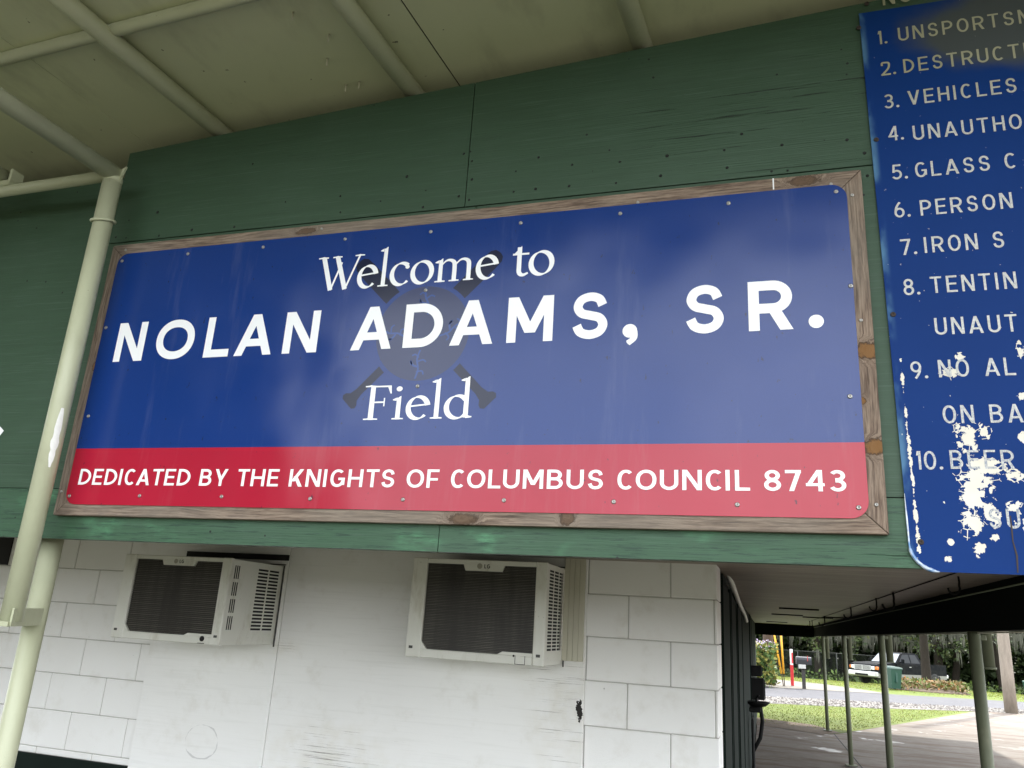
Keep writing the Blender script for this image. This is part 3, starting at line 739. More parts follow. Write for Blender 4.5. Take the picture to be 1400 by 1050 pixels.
# column line at the left
cy_ = 1.975
ct = A(150, 246, cy_); cb = A(22, 850, cy_)
cxm = (A(124, 380, cy_).x + A(62, 640, cy_).x) / 2
c2z = ct.z
b = MB(); b.tube([(cxm, cy_, cb.z), (cxm, cy_, c2z)], .0325, 24)
colm = b.build('column', SAGE, can)
b = MB()
for k in range(28):
    pass
ring = [(cxm + .037 * cos(a), cy_ + .037 * sin(a), A(138, 303, cy_).z + .010 * sin(a)) for a in [2 * pi * i / 28 for i in range(29)]]
b.tube(ring, .0055, 8)
b.build('wire_tie', SAGE, colm)
b = MB(); b.lathe([(.0, .030), (.029, .026), (.0338, .0), (.0328, -.014)], (cxm, cy_, c2z), 20); b.build('weld_collar', SAGE, colm)
b = MB(); b.prism([(cxm + .02, c2z + .028), (cxm + .052, c2z + .045), (cxm + .026, c2z - .035)], lambda u, v, s_: (u, cy_ + (-.004 if s_ else .004), v)); b.build('gusset', SAGE, colm)
# bare white patch on the column
n = NT('peeled_white_patch', .6); n.col(n.mix(n.noise(60, n.obj(), 4), (.62, .62, .58), (.8, .8, .78)))
b = MB(); q = A(78, 590, cy_); dirv = Vector((-q.x, -q.y, 0)).normalized(); a0 = atan2(dirv.y, dirv.x)
prev = None
for i in range(15):
    t_ = i / 14; z_ = A(76, 560, cy_).z + (A(66, 640, cy_).z - A(76, 560, cy_).z) * t_
    wd = .34 * sin(pi * min(1, .12 + t_ * .80)) * (1 + .5 * random.uniform(-.5, .5) * (t_ > .4)); ro = .0330
    row = [(cxm + ro * cos(a0 + .25 + wd * s_), cy_ + ro * sin(a0 + .25 + wd * s_), z_) for s_ in (-1, -.5, 0, .5, 1)]
    if prev:
        for j in range(4): b.face([prev[j], prev[j + 1], row[j + 1], row[j]], 0, True)
    prev = row
b.build('paint_patch', n.mat, colm)
# welded angle joining the column to the lower post
b = MB(); zb = cb.z
bx1 = A(53, 850, lp_y - .04).x; yA, yB = cy_ - .045, lp_y - .032
Q = [(cxm - .042, yA), (cxm + .042, yA), (bx1, yB), (bx1 - .085, yB)]
b.hexa([(x, y, zb - .014) for x, y in Q] + [(x, y, zb) for x, y in Q])
Q = [(cxm + .036, yA + .01), (cxm + .044, yA + .01), (bx1 + .002, yB), (bx1 - .006, yB)]
b.hexa([(x, y, zb - .013) for x, y in Q] + [(x, y, zb + .04) for x, y in Q])
b.build('bracket', SAGE, can)
# rafter and rail meeting the column
xr2 = cxm + .004
P_ = []
for y in (Y0 + .04, cy_):
    x = xr2 - SH * (cy_ - y); P_.append((x, y, c2z + .02 + .03 * (cy_ - y) / 1.5))
b = MB(); b.tube(P_, r_p, 20); b.build('rafter', SAGE, can)
ra, rb = A(-60, 281, cy_), A(150, 243, cy_)
sl = (A(140, 240, cy_).z - A(0, 261, cy_).z) / (A(140, 240, cy_).x - A(0, 261, cy_).x)
z_at = lambda x: A(70, 252, cy_).z + sl * (x - A(70, 252, cy_).x)
b = MB(); b.tube([(-6.2, cy_, z_at(-6.2)), (cxm + .02, cy_, z_at(cxm + .02))], .021, 16); b.build('rail', SAGE, can)
x0_ = A(10, 250, cy_).x - .01
P_ = [(x0_ - SH * (cy_ - y), y, z_at(x0_) + .056 + .02 * (cy_ - y)) for y in (Y0 + .04, cy_ + .02)]
b = MB(); b.tube(P_, .030, 18); b.build('rafter', SAGE, can)
b = MB(); b.box((x0_ - .045, cy_ - .025, z_at(x0_) + .012), (x0_ + .05, cy_ + .03, z_at(x0_) + .034), 0, .003); b.box((x0_ + .04, cy_ - .025, z_at(x0_) + .03), (x0_ + .052, cy_ + .03, z_at(x0_) + .08), 0, .003); b.build('saddle', SAGE, can)
for k in range(1, 4):
    P2 = [(p[0] - .8 * k, p[1], p[2] - .8 * k * .0595) for p in P_]
    b = MB(); b.tube(P2, .030, 12); b.build('rafter', SAGE, can)
# purlin against the ceiling
yp = 1.61; xa, xb = -5.0, 3.0
b = MB(); b.tube([(xa, yp, ceil_z(xa, yp) - .018), (xb, yp, ceil_z(xb, yp) - .018)], .021, 14); b.build('purlin', SAGE, can)
# outer edge pipe
b = MB(); b.tube([(-6.4, Y0 + .03, ceil_z(-6.4, Y0) - .09), (5.0, Y0 + .03, ceil_z(5, Y0) - .09)], .036, 14)
b.build('edge_pipe', SAGE, can)
# drips and wasp-nest stubs hanging from the ceiling
b = MB()
for (px, py) in ((401, 17), (450, 47), (448, 80), (488, 135), (505, 130)):
    d = ray(px, py)
    y = 1.6
    for _ in range(20):
        t_ = y / d.y; x = d.x * t_; y = (ceil_z(x, y) - H) / d.z * d.y
    b.tube([(x, min(y, 2.07), ceil_z(x, y)), (x, min(y, 2.07), ceil_z(x, y) - .03)], [.004, .0025], 6)
b.build('mud_drips', TAN, can)
# side canopy beyond the passage, on its own upper pipes
b = MB(); b.hexa([(1.3, 2.16, 3.42), (5.2, 2.16, 3.5), (5.2, 21, 3.5), (1.3, 21, 3.42), (1.3, 2.16, 3.45), (5.2, 2.16, 3.53), (5.2, 21, 3.53), (1.3, 21, 3.45)]); b.build('ceiling_panel', CEIL, can)  # unseen outer part stretched to shade the concrete
for y_ in (5.05, 8.83, 12.86, 17.4):
    yy = y_ + .11; z0 = H - .018 * y_ + .01
    b = MB(); b.tube([(1.165, yy, z0), (1.165, yy, 3.43)], .033, 16); b.tube([(1.165, yy, z0 - .012), (1.165, yy, z0)], .039, 16)
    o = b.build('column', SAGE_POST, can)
    c = MB(); c.box((1.10, y_ + .02, H + .055), (1.150, yy + .02, H + .085), 0, .004); c.build('bracket', SAGE_POST, o)

# ------------------------------------------------------------------ welcome sign
ws = thing('welcome_sign', 'large blue and red welcome sign for a ball field in a weathered wood frame', 'sign', (-.98, 2.07, H + .2))
o_tl, o_tr, o_br, o_bl = A(155, 336, D), A(1177, 231.5, D), A(1216, 731, D), A(72, 704, D)
X0, X1 = (o_tl.x + o_bl.x) / 2, (o_tr.x + o_br.x) / 2
Z0, Z1 = (o_bl.z + o_br.z) / 2, (o_tl.z + o_tr.z) / 2
fw = .066
def rail(poly, mat):
    b = MB(); n_ = len(poly)
    b.prism(poly, lambda u, v, s_: (u, D if s_ else K - .0005, v)); o = b.build('frame_rail', mat, ws)
    md = o.modifiers.new('soft_edge', 'BEVEL'); md.width = .0025; md.segments = 2; md.limit_method = 'ANGLE'
    return o
g_ = .0006
rail([(X0 + g_, Z1), (X1 - g_, Z1), (X1 - fw - g_, Z1 - fw), (X0 + fw + g_, Z1 - fw)], WOOD_H)
rail([(X0 + g_, Z0), (X1 - g_, Z0), (X1 - fw - g_, Z0 + fw), (X0 + fw + g_, Z0 + fw)], WOOD_H)
rail([(X0, Z0 + g_), (X0, Z1 - g_), (X0 + fw, Z1 - fw - g_), (X0 + fw, Z0 + fw + g_)], WOOD_V)
rail([(X1, Z0 + g_), (X1, Z1 - g_), (X1 - fw, Z1 - fw - g_), (X1 - fw, Z0 + fw + g_)], WOOD_V)
# panel with rounded corners
pl = [A(160, 347, KP), A(1157, 252, KP), A(1189, 708, KP), A(91, 690, KP)]
pX0, pX1 = (pl[0].x + pl[3].x) / 2, (pl[1].x + pl[2].x) / 2
pZ0, pZ1 = (pl[2].z + pl[3].z) / 2, (pl[0].z + pl[1].z) / 2
rc = .042; poly = []
for (cx_, cz_, a0_) in ((pX1 - rc, pZ1 - rc, 0), (pX0 + rc, pZ1 - rc, 90), (pX0 + rc, pZ0 + rc, 180), (pX1 - rc, pZ0 + rc, 270)):
    poly += arcpts(cx_, cz_, rc, rc, a0_, a0_ + 90, 8)
b = MB(); b.prism(poly, lambda u, v, s_: (u, KP if s_ else D - .0003, v)); b.build('sign_panel', SIGN, ws)
LY = KP - .0009                              # lettering plane
# emblem: ball over two crossed bats
em = MB()
bc = A(577, 455, KP); r_b = (A(642, 455, KP).x - A(512, 455, KP).x) / 2 * .97
def bat(p0, p1):                             # knob to barrel end
    d = p1 - p0; L = hypot(d.x, d.z); ux, uz = d.x / L, d.z / L
    prof = [(0, .030), (.014, .040), (.03, .036), (.045, .022), (.08, .0165), (.35, .0185), (.55, .030), (.75, .036), (.93, .037), (.975, .034), (.995, .022), (1.0, .006)]
    k = L / .85
    for i in range(len(prof) - 1):
        (a_, wa), (c_, wc) = prof[i], prof[i + 1]
        e = []
        for (t_, w_, sg) in ((a_, wa, 1), (c_, wc, 1), (c_, wc, -1), (a_, wa, -1)):
            e.append((p0.x + ux * L * t_ - uz * w_ * k * sg, p0.z + uz * L * t_ + ux * w_ * k * sg))
        yield e
ly = KP - .00025
for i, (k0, k1) in enumerate((((474, 552), (684, 345)), ((670, 551), (492, 358)))):
    for e in bat(A(*k0, KP), A(*k1, KP)): em.face([(p[0], ly - i * .00008, p[1]) for p in e], 1)
em.face([(p[0], ly - .00018, p[1]) for p in disc(bc.x, bc.z, r_b * 1.09, 48)[0]], 3)
em.face([(p[0], ly - .00028, p[1]) for p in disc(bc.x, bc.z, r_b, 48)[0]], 0)
def stitch(cx, cz, ang):
    for L in (strip(spline([(0, -.30), (.03, -.1), (-.03, .1), (0, .30)]), .035), strip(spline([(0, -.16), (.12, -.13), (.16, -.2)]), .03), strip(spline([(0, -.05), (-.10, -.02), (-.16, .06), (-.13, -.02)]), .04), strip(spline([(0, .06), (.10, .10), (.17, .06)]), .03), strip(spline([(0, .14), (-.08, .20), (-.15, .17)]), .03)):
        for q in L: em.face([(cx + r_b * (p[0] * cos(ang) - p[1] * sin(ang)), ly - .00038 - stitch.k * .00004, cz + r_b * (p[0] * sin(ang) + p[1] * cos(ang))) for p in q], 2)
        stitch.k = (stitch.k + 1) % 5
stitch.k = 0
stitch(bc.x + .05 * r_b, bc.z + .68 * r_b, .15); stitch(bc.x - .03 * r_b, bc.z - .66 * r_b, -.1); stitch(bc.x - .62 * r_b, bc.z + .02 * r_b, 1.2); stitch(bc.x + .64 * r_b, bc.z + .05 * r_b, -1.1)
em.build('emblem', [EMBLEM_BALL, EMBLEM_BAT, EMBLEM_STITCH, SIGN], ws, recalc=False)

def serif_line(text, xl_, xr_, zb, zt, space=.30):
    tot = sum(space if c == ' ' else serif_glyph(c)[1] for c in text); hgt = zt - zb
    sc = (xr_ - xl_) / tot; mb = MB(); x = xl_
    for c in text:
        if c == ' ': x += space * sc; continue
        Ls, adv = serif_glyph(c)
        lay(mb, Ls, lambda u, x=x: x + u * sc, lambda v: zb + v * hgt, LY)
        x += adv * sc
    return mb
zb = A(600, 386, KP).z; zt = A(432, 353, KP).z
serif_line('Welcome to', A(433, 390, KP).x, A(758, 380, KP).x, zb, zt).build('lettering', WHITE_VINYL, ws, recalc=False)
serif_line('Field', A(494, 570, KP).x, A(646, 570, KP).x, A(570, 573, KP).z, A(506, 527, KP).z).build('lettering', WHITE_VINYL, ws, recalc=False)
# big name line: glyph extents measured at the baseline
mb = MB()
zb = (A(155, 495, KP).z + A(1024, 453, KP).z) / 2; zt = (A(166, 442, KP).z + A(1021, 386.5, KP).z) / 2; hg = zt - zb
bl = lambda px: A(px, 495 + (453 - 495) * (px - 155) / 869, KP).x
for ch, x0, x1 in (('N', 154, 193), ('O', 209, 261), ('L', 277, 311), ('A', 319, 370), ('N', 385, 432), ('A', 478.5, 534), ('D', 550, 603), ('A', 614, 673), ('M', 692, 755), ('S', 780, 832), (',', 851, 871), ('S', 936, 992), ('R', 1024, 1085), ('.', 1106, 1127)):
    xa, xb = bl(x0), bl(x1); w_ = (xb - xa) / hg
    lay(mb, sans(ch, .195 if ch != 'S' else .185, w_), lambda u, xa=xa: xa + u * hg, lambda v: zb + v * hg * (1.0 if ch not in 'O' else 1), LY)
mb.build('lettering', WHITE_VINYL, ws, recalc=False)
# dedication line
mb = MB(); txt = 'DEDICATED BY THE KNIGHTS OF COLUMBUS COUNCIL 8743'
zb = (A(107, 663, KP).z + A(1150, 671.5, KP).z) / 2; zt = (A(111.5, 641, KP).z + A(1150, 643, KP).z) / 2; hg = zt - zb
xa, xb = A(106.5, 663, KP).x, A(1157.5, 671, KP).x
NW = {'1': .4, '8': .6, '7': .56, '4': .64, '3': .58}
wd = lambda c: NW.get(c) or SANS_W[c]
gap, spc = .155, .40
NW['C'] = .66; NW['G'] = .72
KERN = dict(C=.09, L=.05, A=.03, T=.04, D=.02, O=.02)
tot = sum(spc if c == ' ' else wd(c) + gap - KERN.get(c, 0) for c in txt) - gap; sc = (xb - xa) / tot
x = xa
for c in txt:
    if c == ' ': x += spc * sc; continue
    w_ = wd(c)
    lay(mb, sans(c, .15, w_), lambda u, x=x: x + u * sc, lambda v: zb + v * hg, LY); x += (w_ + gap - KERN.get(c, 0)) * sc
mb.build('lettering', WHITE_VINYL, ws, recalc=False)
# screws through panel and frame
def screw(px, py, Y, r=.0062, mat=STEEL, parent=ws):
    p = A(px, py, Y); b = MB()
    b.lathe([(r, 0), (r * .96, -.0016), (r * .7, -.0026), (r * .34, -.0028), (r * .3, -.001), (0.00001, -.001)], (p.x, Y, p.z), 14, axis='Y'); b.build('screw', mat, parent)
for p in ((167, 357), (257, 347), (360, 338), (472, 327), (589, 317), (712, 305), (848, 292), (996, 278), (1143, 262), (1163, 391), (1162, 542), (1174, 694), (1008, 690), (839, 686), (689, 684), (551, 683), (424, 682), (303, 679), (191, 678), (95, 678), (121, 569), (145, 448), (582, 397), (571, 528)): screw(*p, KP)
for p in ((440, 313), (872, 277), (1136, 252), (1165, 267), (1177, 438), (1198, 690), (84, 672), (172, 342), (480, 695)): screw(*p, D, .005)
b = MB(); p, q = A(1057, 244, D), A(1059, 259, D); b.box((p.x - .0018, D - .0012, q.z), (p.x + .0018, D - .0001, p.z)); b.build('paint_drip', WHITE_VINYL, ws)

# ------------------------------------------------------------------ rules sign
RY = 2.088
rs = thing('rules_sign', 'old blue rules sign with chipped enamel and numbered lines in silver letters', 'sign', (.8, RY, H + 1.0))
tl, bl_ = A(1173.5, 10, RY), A(1243, 745, RY)
sx = (bl_.x - tl.x) / (bl_.z - tl.z)
ex = lambda z: tl.x + (z - tl.z) * sx
zbot = A(1300, 782.5, RY).z; ztop = H + 1.765; wdR = .95; rc = .062
poly = [(ex(ztop), ztop)] + [(ex(z), z) for z in (ztop - .5, ztop - 1.0)]
poly += [(p[0] + ex(zbot + rc) + rc, p[1] + zbot + rc) for p in arcpts(0, 0, rc, rc, 180, 270, 10)]
poly += [(ex(zbot) + wdR - rc, zbot)] + [(p[0] + ex(zbot) + wdR - rc, p[1] + zbot + rc) for p in arcpts(0, 0, rc, rc, 270, 360, 10)] + [(ex(ztop) + wdR, ztop)]
b = MB(); b.prism(poly, lambda u, v, s_: (u, RY if s_ else RY + .0045, v)); o = b.build('sign_panel', CHIPPED, rs)
n = NT('bare_bent_edge', .35, .5, .2); n.col(n.mix(n.mr(n.noise(40, n.pos(), 4), .4, .6), (.10, .22, .42), (.55, .60, .66)))
b = MB(); E_ = [(ex(z) , RY - .001, z) for z in (zbot + rc + .12, zbot + rc + .06)] + [(p[0] + ex(zbot + rc) + rc, RY - .001, p[1] + zbot + rc) for p in arcpts(0, 0, rc, rc, 180, 268, 12)]
b.tube(E_, [.0008] + [.0022] * 3 + [.0042] * 6 + [.005] * 3 + [.003, .001], 8); b.build('rolled_edge', n.mat, rs)
LINES = [('NO', None, (1207, 6), (1231, 4), 23, 'title'),
         ('UNSPORTSMANLIKE', '1', (1201, 61), (1228.6, 56.5), None, None), ('DESTRUCTION', '2', (1205, 104), (1236, 100), None, None),
         ('VEHICLES', '3', (1209, 149), (1242, 144), None, None), ('UNAUTHORIZED', '4', (1215, 193), (1249, 192), None, None),
         ('GLASS C', '5', (1220, 246), (1252, 243), None, None), ('PERSON', '6', (1223.5, 298), (1259, 295), None, None),
         ('IRON S', '7', (1232, 349), (1264.5, 346), None, None), ('TENTIN', '8', (1236, 404), (1273, 401), None, None),
         ('UNAUT', None, None, (1279, 458), None, None), ('NO AL', '9', (1246, 518), (1284, 516), None, None),
         ('ON BA', None, None, (1290, 579), None, None), ('BEER', '10', (1254, 642), (1300, 641), None, None), ('SU', None, None, (1353, 722), None, None)]
capR = .0455
NWD = dict(N=.62, I=.17, M=.76, S=.58, T=.58, E=.54, L=.52, A=.70, O=.64, U=.60, C=.60, D=.60, R=.60, B=.60, P=.58, V=.66, G=.62, H=.60, F=.5, Z=.56, K=.6)
for (txt, num, np_, tp, cap_, kind) in LINES:
    mb = MB(); p = A(*tp, RY)
    cap = capR * (1.15 if kind else 1)
    adv = (A(1376, 176, RY).x - A(1247, 190, RY).x) / 6 / capR
    x = p.x if kind is None else A(1207, 6, RY).x
    z = p.z
    for c in txt:
        if c == ' ': x += adv * .62 * cap; continue
        w_ = NWD.get(c, .6)
        lay(mb, sans(c, .125, w_), lambda u, x=x: x + u * cap, lambda v: z + v * cap, RY - .0006)
        x += (w_ + (adv - .60)) * cap
    if num:
        q = A(*np_, RY); x = q.x; z2 = q.z
        for c in num:
            w_ = {'1': .22, '0': .58}.get(c, .54)
            lay(mb, sans(c, .12, w_), lambda u, x=x: x + u * capR, lambda v: z2 + v * capR, RY - .0006); x += (w_ + .14) * capR
        lay(mb, sans('.', .1, .17), lambda u, x=x: x + u * capR, lambda v: z2 + v * capR, RY - .0006)
    mb.build('lettering', SILVER, rs, recalc=False)
for p in ((1198, 191), (1174, 38), (1221, 430), (1259, 741), (1185, 5)): screw(*p, RY, .007, RUST, rs)
# rust-black gash running down the sign
b = MB()
P_ = [A(1381, 705, RY), A(1384, 722, RY), A(1386, 740, RY), A(1389, 760, RY), A(1391, 783, RY)]
for q in strip([(p.x + random.uniform(-.002, .002), p.z) for p in P_], [.002, .0035, .0025, .004, .003]): b.face([(p[0], RY - .0012, p[1]) for p in q])
b.build('rust_streak', RUST, rs)

# ------------------------------------------------------------------ air conditioners
def slotted(mb, P, U, V, cells, nu, nv, mi=0):
    """a plate P + u U + v V (u, v in 0..1) with rectangular holes"""
    us = sorted({0.0, 1.0} | {c[0] for c in cells} | {c[2] for c in cells}); vs = sorted({0.0, 1.0} | {c[1] for c in cells} | {c[3] for c in cells})
    P, U, V = Vector(P), Vector(U), Vector(V)
    for i in range(len(us) - 1):
        for j in range(len(vs) - 1):
            cu, cv = (us[i] + us[i + 1]) / 2, (vs[j] + vs[j + 1]) / 2
            if any(c[0] < cu < c[2] and c[1] < cv < c[3] for c in cells): continue
            mb.face([P + U * us[i] + V * vs[j], P + U * us[i + 1] + V * vs[j], P + U * us[i + 1] + V * vs[j + 1], P + U * us[i] + V * vs[j + 1]], mi)
def air_con(label, x0, x1, z0, z1, yf, yb, cells, fins, tab, plug):
    w, h = x1 - x0, z1 - z0
    t = thing('air_conditioner', label, 'air conditioner', ((x0 + x1) / 2, yb, z0), 'window air conditioners in the white wall')
    # casing: top, bottom and slotted sides set a little inside the front frame
    c = MB(); e = .004
    for xs_ in (x0 + e, x1 - e): slotted(c, (xs_, yf + .02, z0 + e), (0, yb - yf - .02, 0), (0, 0, h - 2 * e), cells, 0, 0)
    c.face([(x0 + e, yf + .02, z1 - e), (x1 - e, yf + .02, z1 - e), (x1 - e, yb, z1 - e), (x0 + e, yb, z1 - e)])
    c.face([(x0 + e, yf + .02, z0 + e), (x1 - e, yf + .02, z0 + e), (x1 - e, yb, z0 + e), (x0 + e, yb, z0 + e)])
    cas = c.build('casing', AC_WHITE, t, recalc=False)
    c = MB(); c.box((x0 + .02, yf + .05, z0 + .02), (x1 - .02, yb - .01, z1 - .02)); c.build('inner_core', BLACK, t)
    # front frame, with its tab for the maker's mark
    f = MB(); sw = w * .112; tw = h * .052; bw = h * .088
    f.box((x0, yf, z0), (x0 + sw, yf + .03, z1), 0, .004); f.box((x1 - sw * .72, yf, z0), (x1, yf + .03, z1), 0, .004)
    f.box((x0 + sw, yf + .002, z1 - tw), (x1 - sw * .72, yf + .03, z1 - .001), 0, .003); f.box((x0 + sw, yf + .002, z0 + .001), (x1 - sw * .72, yf + .03, z0 + bw), 0, .003)
    ta, tb = x0 + w * tab[0], x0 + w * tab[1]; td = h * .062
    f.prism([(ta, z1 - tw + .001), (tb, z1 - tw + .001), (tb - .012, z1 - tw - td), (ta + .012, z1 - tw - td)], lambda u, v, s_: (u, yf + .003 if s_ else yf + .028, v))
    ca, cb2 = x0 + w * .70, x1 - sw * .72
    f.prism([(ca - .02, z0 + bw - .001), (cb2, z0 + bw - .001), (cb2, z0 + bw + h * .028), (ca + .005, z0 + bw + h * .028)], lambda u, v, s_: (u, yf + .003 if s_ else yf + .028, v))
    f.prism([(x0 + sw - .001, z0 + bw - .001), (x0 + sw + .03, z0 + bw - .001), (x0 + sw - .001, z0 + bw + .035)], lambda u, v, s_: (u, yf + .004 if s_ else yf + .028, v))
    fr = f.build('front_frame', AC_WHITE, t)
    # embossed corner marks and drain plug
    g = MB()
    for xx in (x0 + sw * .35, x1 - sw * .36): 
        g.box((xx - .010, yf - .0012, z0 + h * .085), (xx + .010, yf - .0002, z0 + h * .112), 0, .001)
    g.build('corner_mark', AC_GREY, fr)
    g = MB()
    if plug == 'round':
        g.lathe([(.013, 0), (.013, -.003), (.010, -.004)], (x0 + w * .845, yf + .002, z0 + bw * .72), 16, axis='Y'); g.box((x0 + w * .81, yf + .0005, z0 + bw * .1), (x0 + w * .87, yf + .0018, z0 + bw * .18))
    else:
        for (ua, ub, va, vb) in ((.80, .803, .1, 1.0), (.868, .871, .1, 1.0), (.80, .871, .06, .12)): g.box((x0 + w * ua, yf + .0005, z0 + bw * va), (x0 + w * ub, yf + .0018, z0 + bw * vb))
        g.lathe([(.005, 0), (.004, -.002)], (x0 + w * .79, yf + .002, z0 + bw * .95), 10, axis='Y')
    g.build('drain_plug', BLACK, fr)
    # maker's mark: a small disc and two letters
    l = MB(); cxm_ = (ta + tb) / 2; lh = h * .042; lz = z1 - tw - td * .55
    l.face([(p[0], yf + .0014, p[1]) for p in disc(cxm_ - w * .030, lz + lh * .5, lh * .68, 20)[0]], 1)
    xx = cxm_ + w * .004
    for ch, wl_ in (('L', .52), ('G', .82)):
        lay(l, sans(ch, .2, wl_), lambda u, xx=xx: xx + u * lh, lambda v: lz + v * lh, yf + .0014); xx += (wl_ + .16) * lh
    l.build('maker_mark', [AC_GREY, simple('faded_mark', (.34, .33, .27), .5)], fr, recalc=False)
    # coil behind thin horizontal wires
    k = MB(); k.box((x0 + sw * .8, yf + .016, z0 + bw * .8), (x1 - sw * .6, yf + .03, z1 - tw * .6)); coil = k.build('coil', AC_DARK, t)
    k = MB()
    for i in range(fins):
        z_ = z0 + bw + (i + .5) * (h - bw - tw) / fins
        th = .0006 + (.0005 if i % 3 == 0 else 0) + random.uniform(0, .0003)
        k.box((x0 + sw * .85, yf + .011, z_ - th), (x1 - sw * .65, yf + .013, z_ + th))
    k.build('fins', AC_FIN, coil)
    # flaking seal round the casing where it meets the wall
    s_ = MB(); s_.box((x1 - .001, yb - .004, z0 - .01), (x1 + .005, yb + .002, z1)); s_.box((x0 - .01, yb - .004, z1 + .002), (x1 + .01, yb + .002, z1 + .008)); s_.build('wall_seal', AC_GREY, t)
    return t
c1 = []
for r_ in range(4):
    for q in range(3): c1.append((.05 + q * .035, .17 + r_ * .2, .07 + q * .035, .33 + r_ * .2))
for r_ in range(18):
    for q in range(2): c1.append((.50 + q * .225, .17 + r_ * .043, .695 + q * .225, .17 + r_ * .043 + .024))
ac1 = air_con('off white window air conditioner with a slotted grey side, nearer the sage pipe column', -.925 * 3.51, -.735 * 3.51, H - .0558 * 3.51, H + .0655 * 3.51, 3.51, 3.99, c1, 40, (.36, .68), 'round')
c2 = []
for r_ in range(24):
    for q in range(3): c2.append((.12 + q * .27, .14 + r_ * .034, .34 + q * .27, .14 + r_ * .034 + .021))
ac2 = air_con('bigger off white window air conditioner beside the tan trim board and bare block wall', -.449 * 3.62, -.262 * 3.62, H - .0506 * 3.62, H + .0762 * 3.62, 3.62, 3.99, c2, 54, (.385, .69), 'square')
# dark gap above the first unit
b = MB(); q0, q1 = A(256, 754, 3.985), A(394, 769, 3.985); b.box((q0.x, 3.984, H + .258), (q1.x, 3.9915, H + .29)); b.build('wall_gap', BLACK, bld)

# ------------------------------------------------------------------ hooks under the soffit
hb = MB(); R_ = .032
hp = [(0, 0, 0), (0, 0, -.035)] + [(0, R_ * sin(a) * 1.0 * -1 if 0 else 0, 0) for a in []]
hp = [(0, 0, .0), (.002, 0, -.03)] + [(-.028 + .030 * cos(a), 0, -.062 + .032 * sin(a)) for a in [rad(20 - i * 22) for i in range(10)]]
hb.tube(hp, .0058, 8)
hook0 = hb.build('hook', DARKMETAL)
HK = [(1310, 788), (1227, 810), (1202, 818), (1168, 830), (1124, 842), (1110, 848), (1106, 849)]
HL = ['black iron hook under the soffit, nearest the rules sign corner', 'black iron hook second from the rules sign, wider than its neighbours', 'black iron hook third along the soffit, closed like a ring', 'black iron hook halfway along the passage soffit, near a vent slot', 'small dark hook near the far end of the passage soffit, the nearest of three', 'small dark hook near the far beam, middle one of three', 'small dark hook closest to the far beam of the passage']
for i, ((px, py), lb) in enumerate(zip(HK, HL)):
    d = ray(px, py); d = d * ((sof_z(0) - H) / d.z)
    o = hook0 if i == 0 else hook0.copy()
    if i: COL.objects.link(o)
    o.location = (.80 - .004 * d.y if i else d.x, d.y, sof_z(.5)); o.rotation_euler = (0, 0, rad((10, -15, 25, 5, -20, 15, 0)[i])); s_ = (.85, 1.15, .95, 1.1, 1.3, 1.3, 1.3)[i]; o.scale = (s_, s_, s_)
    tag(o, lb, 'hook', 'iron hooks in a row under the soffit')
b = MB(); b.tube([(.80, 3.4, sof_z(.5) - .004), (.745, 14.5, sof_z(.5) - .004)], .003, 6); tag(b.build('cord', DARKMETAL), 'thin dark cord stretched along the soffit past the hooks', 'cord')

# ------------------------------------------------------------------ drinking fountain and boxes on the side wall
fy = 10.3; fx = x_r
df = thing('drinking_fountain', 'black drinking fountain with a shallow bowl on the dark passage wall', 'fountain', (fx, fy, 0))
bz = H - .0705 * fy; bx = -.0105 * fy
b = MB(); b.lathe([(.02, -.05), (.09, -.035), (.135, .0), (.14, .012), (.125, .012), (.08, -.012), (.0001, -.02)], (bx, fy, bz), 24); b.build('bowl', DARKMETAL, df)
b = MB(); b.tube([(bx - .01, fy, bz - .01), (bx - .01, fy, bz + .055)], .016, 10); b.tube([(bx - .01, fy, bz + .05), (bx + .01, fy, bz + .075), (bx + .03, fy, bz + .07)], .012, 8); b.build('spout', DARKMETAL, df)
b = MB(); b.box((fx + .03, fy - .16, .0), (-.018 * fy + .035, fy + .16, bz - .17), 0, .012); b.build('pedestal', DARKMETAL, df)
b = MB(); b.box((fx + .01, fy - .12, bz - .10), (bx + .04, fy + .12, bz - .045), 0, .01); b.build('arm', DARKMETAL, df)
b = MB(); b.tube([(bx + .03, fy, bz - .03), (bx + .05, fy, bz - .2), (bx + .02, fy, bz - .38), (bx - .06, fy, bz - .52)], .022, 10); b.build('drain_pipe', DARKMETAL, df)
for k, (yy, z0, z1, xx, lb) in enumerate(((12.6, .78, 1.06, -.02, 'dark electrical box on the passage wall, lower of two above the fountain'), (12.9, 1.08, 1.22, -.05, 'dark electrical box on the passage wall, upper of two above the fountain'))):
    t = thing('electrical_box', lb, 'electrical box', (fx, yy, z0), 'electrical boxes on the passage wall')
    b = MB(); b.box((fx + .001, yy - .18, z0), (xx - .012, yy + .18, z1), 0, .01); b.build('housing', DARKMETAL, t)
    b = MB(); b.box((xx - .011, yy - .16, z0 + .015), (xx, yy + .16, z1 - .015), 0, .004); b.build('cover', GREEN_DARK, t)

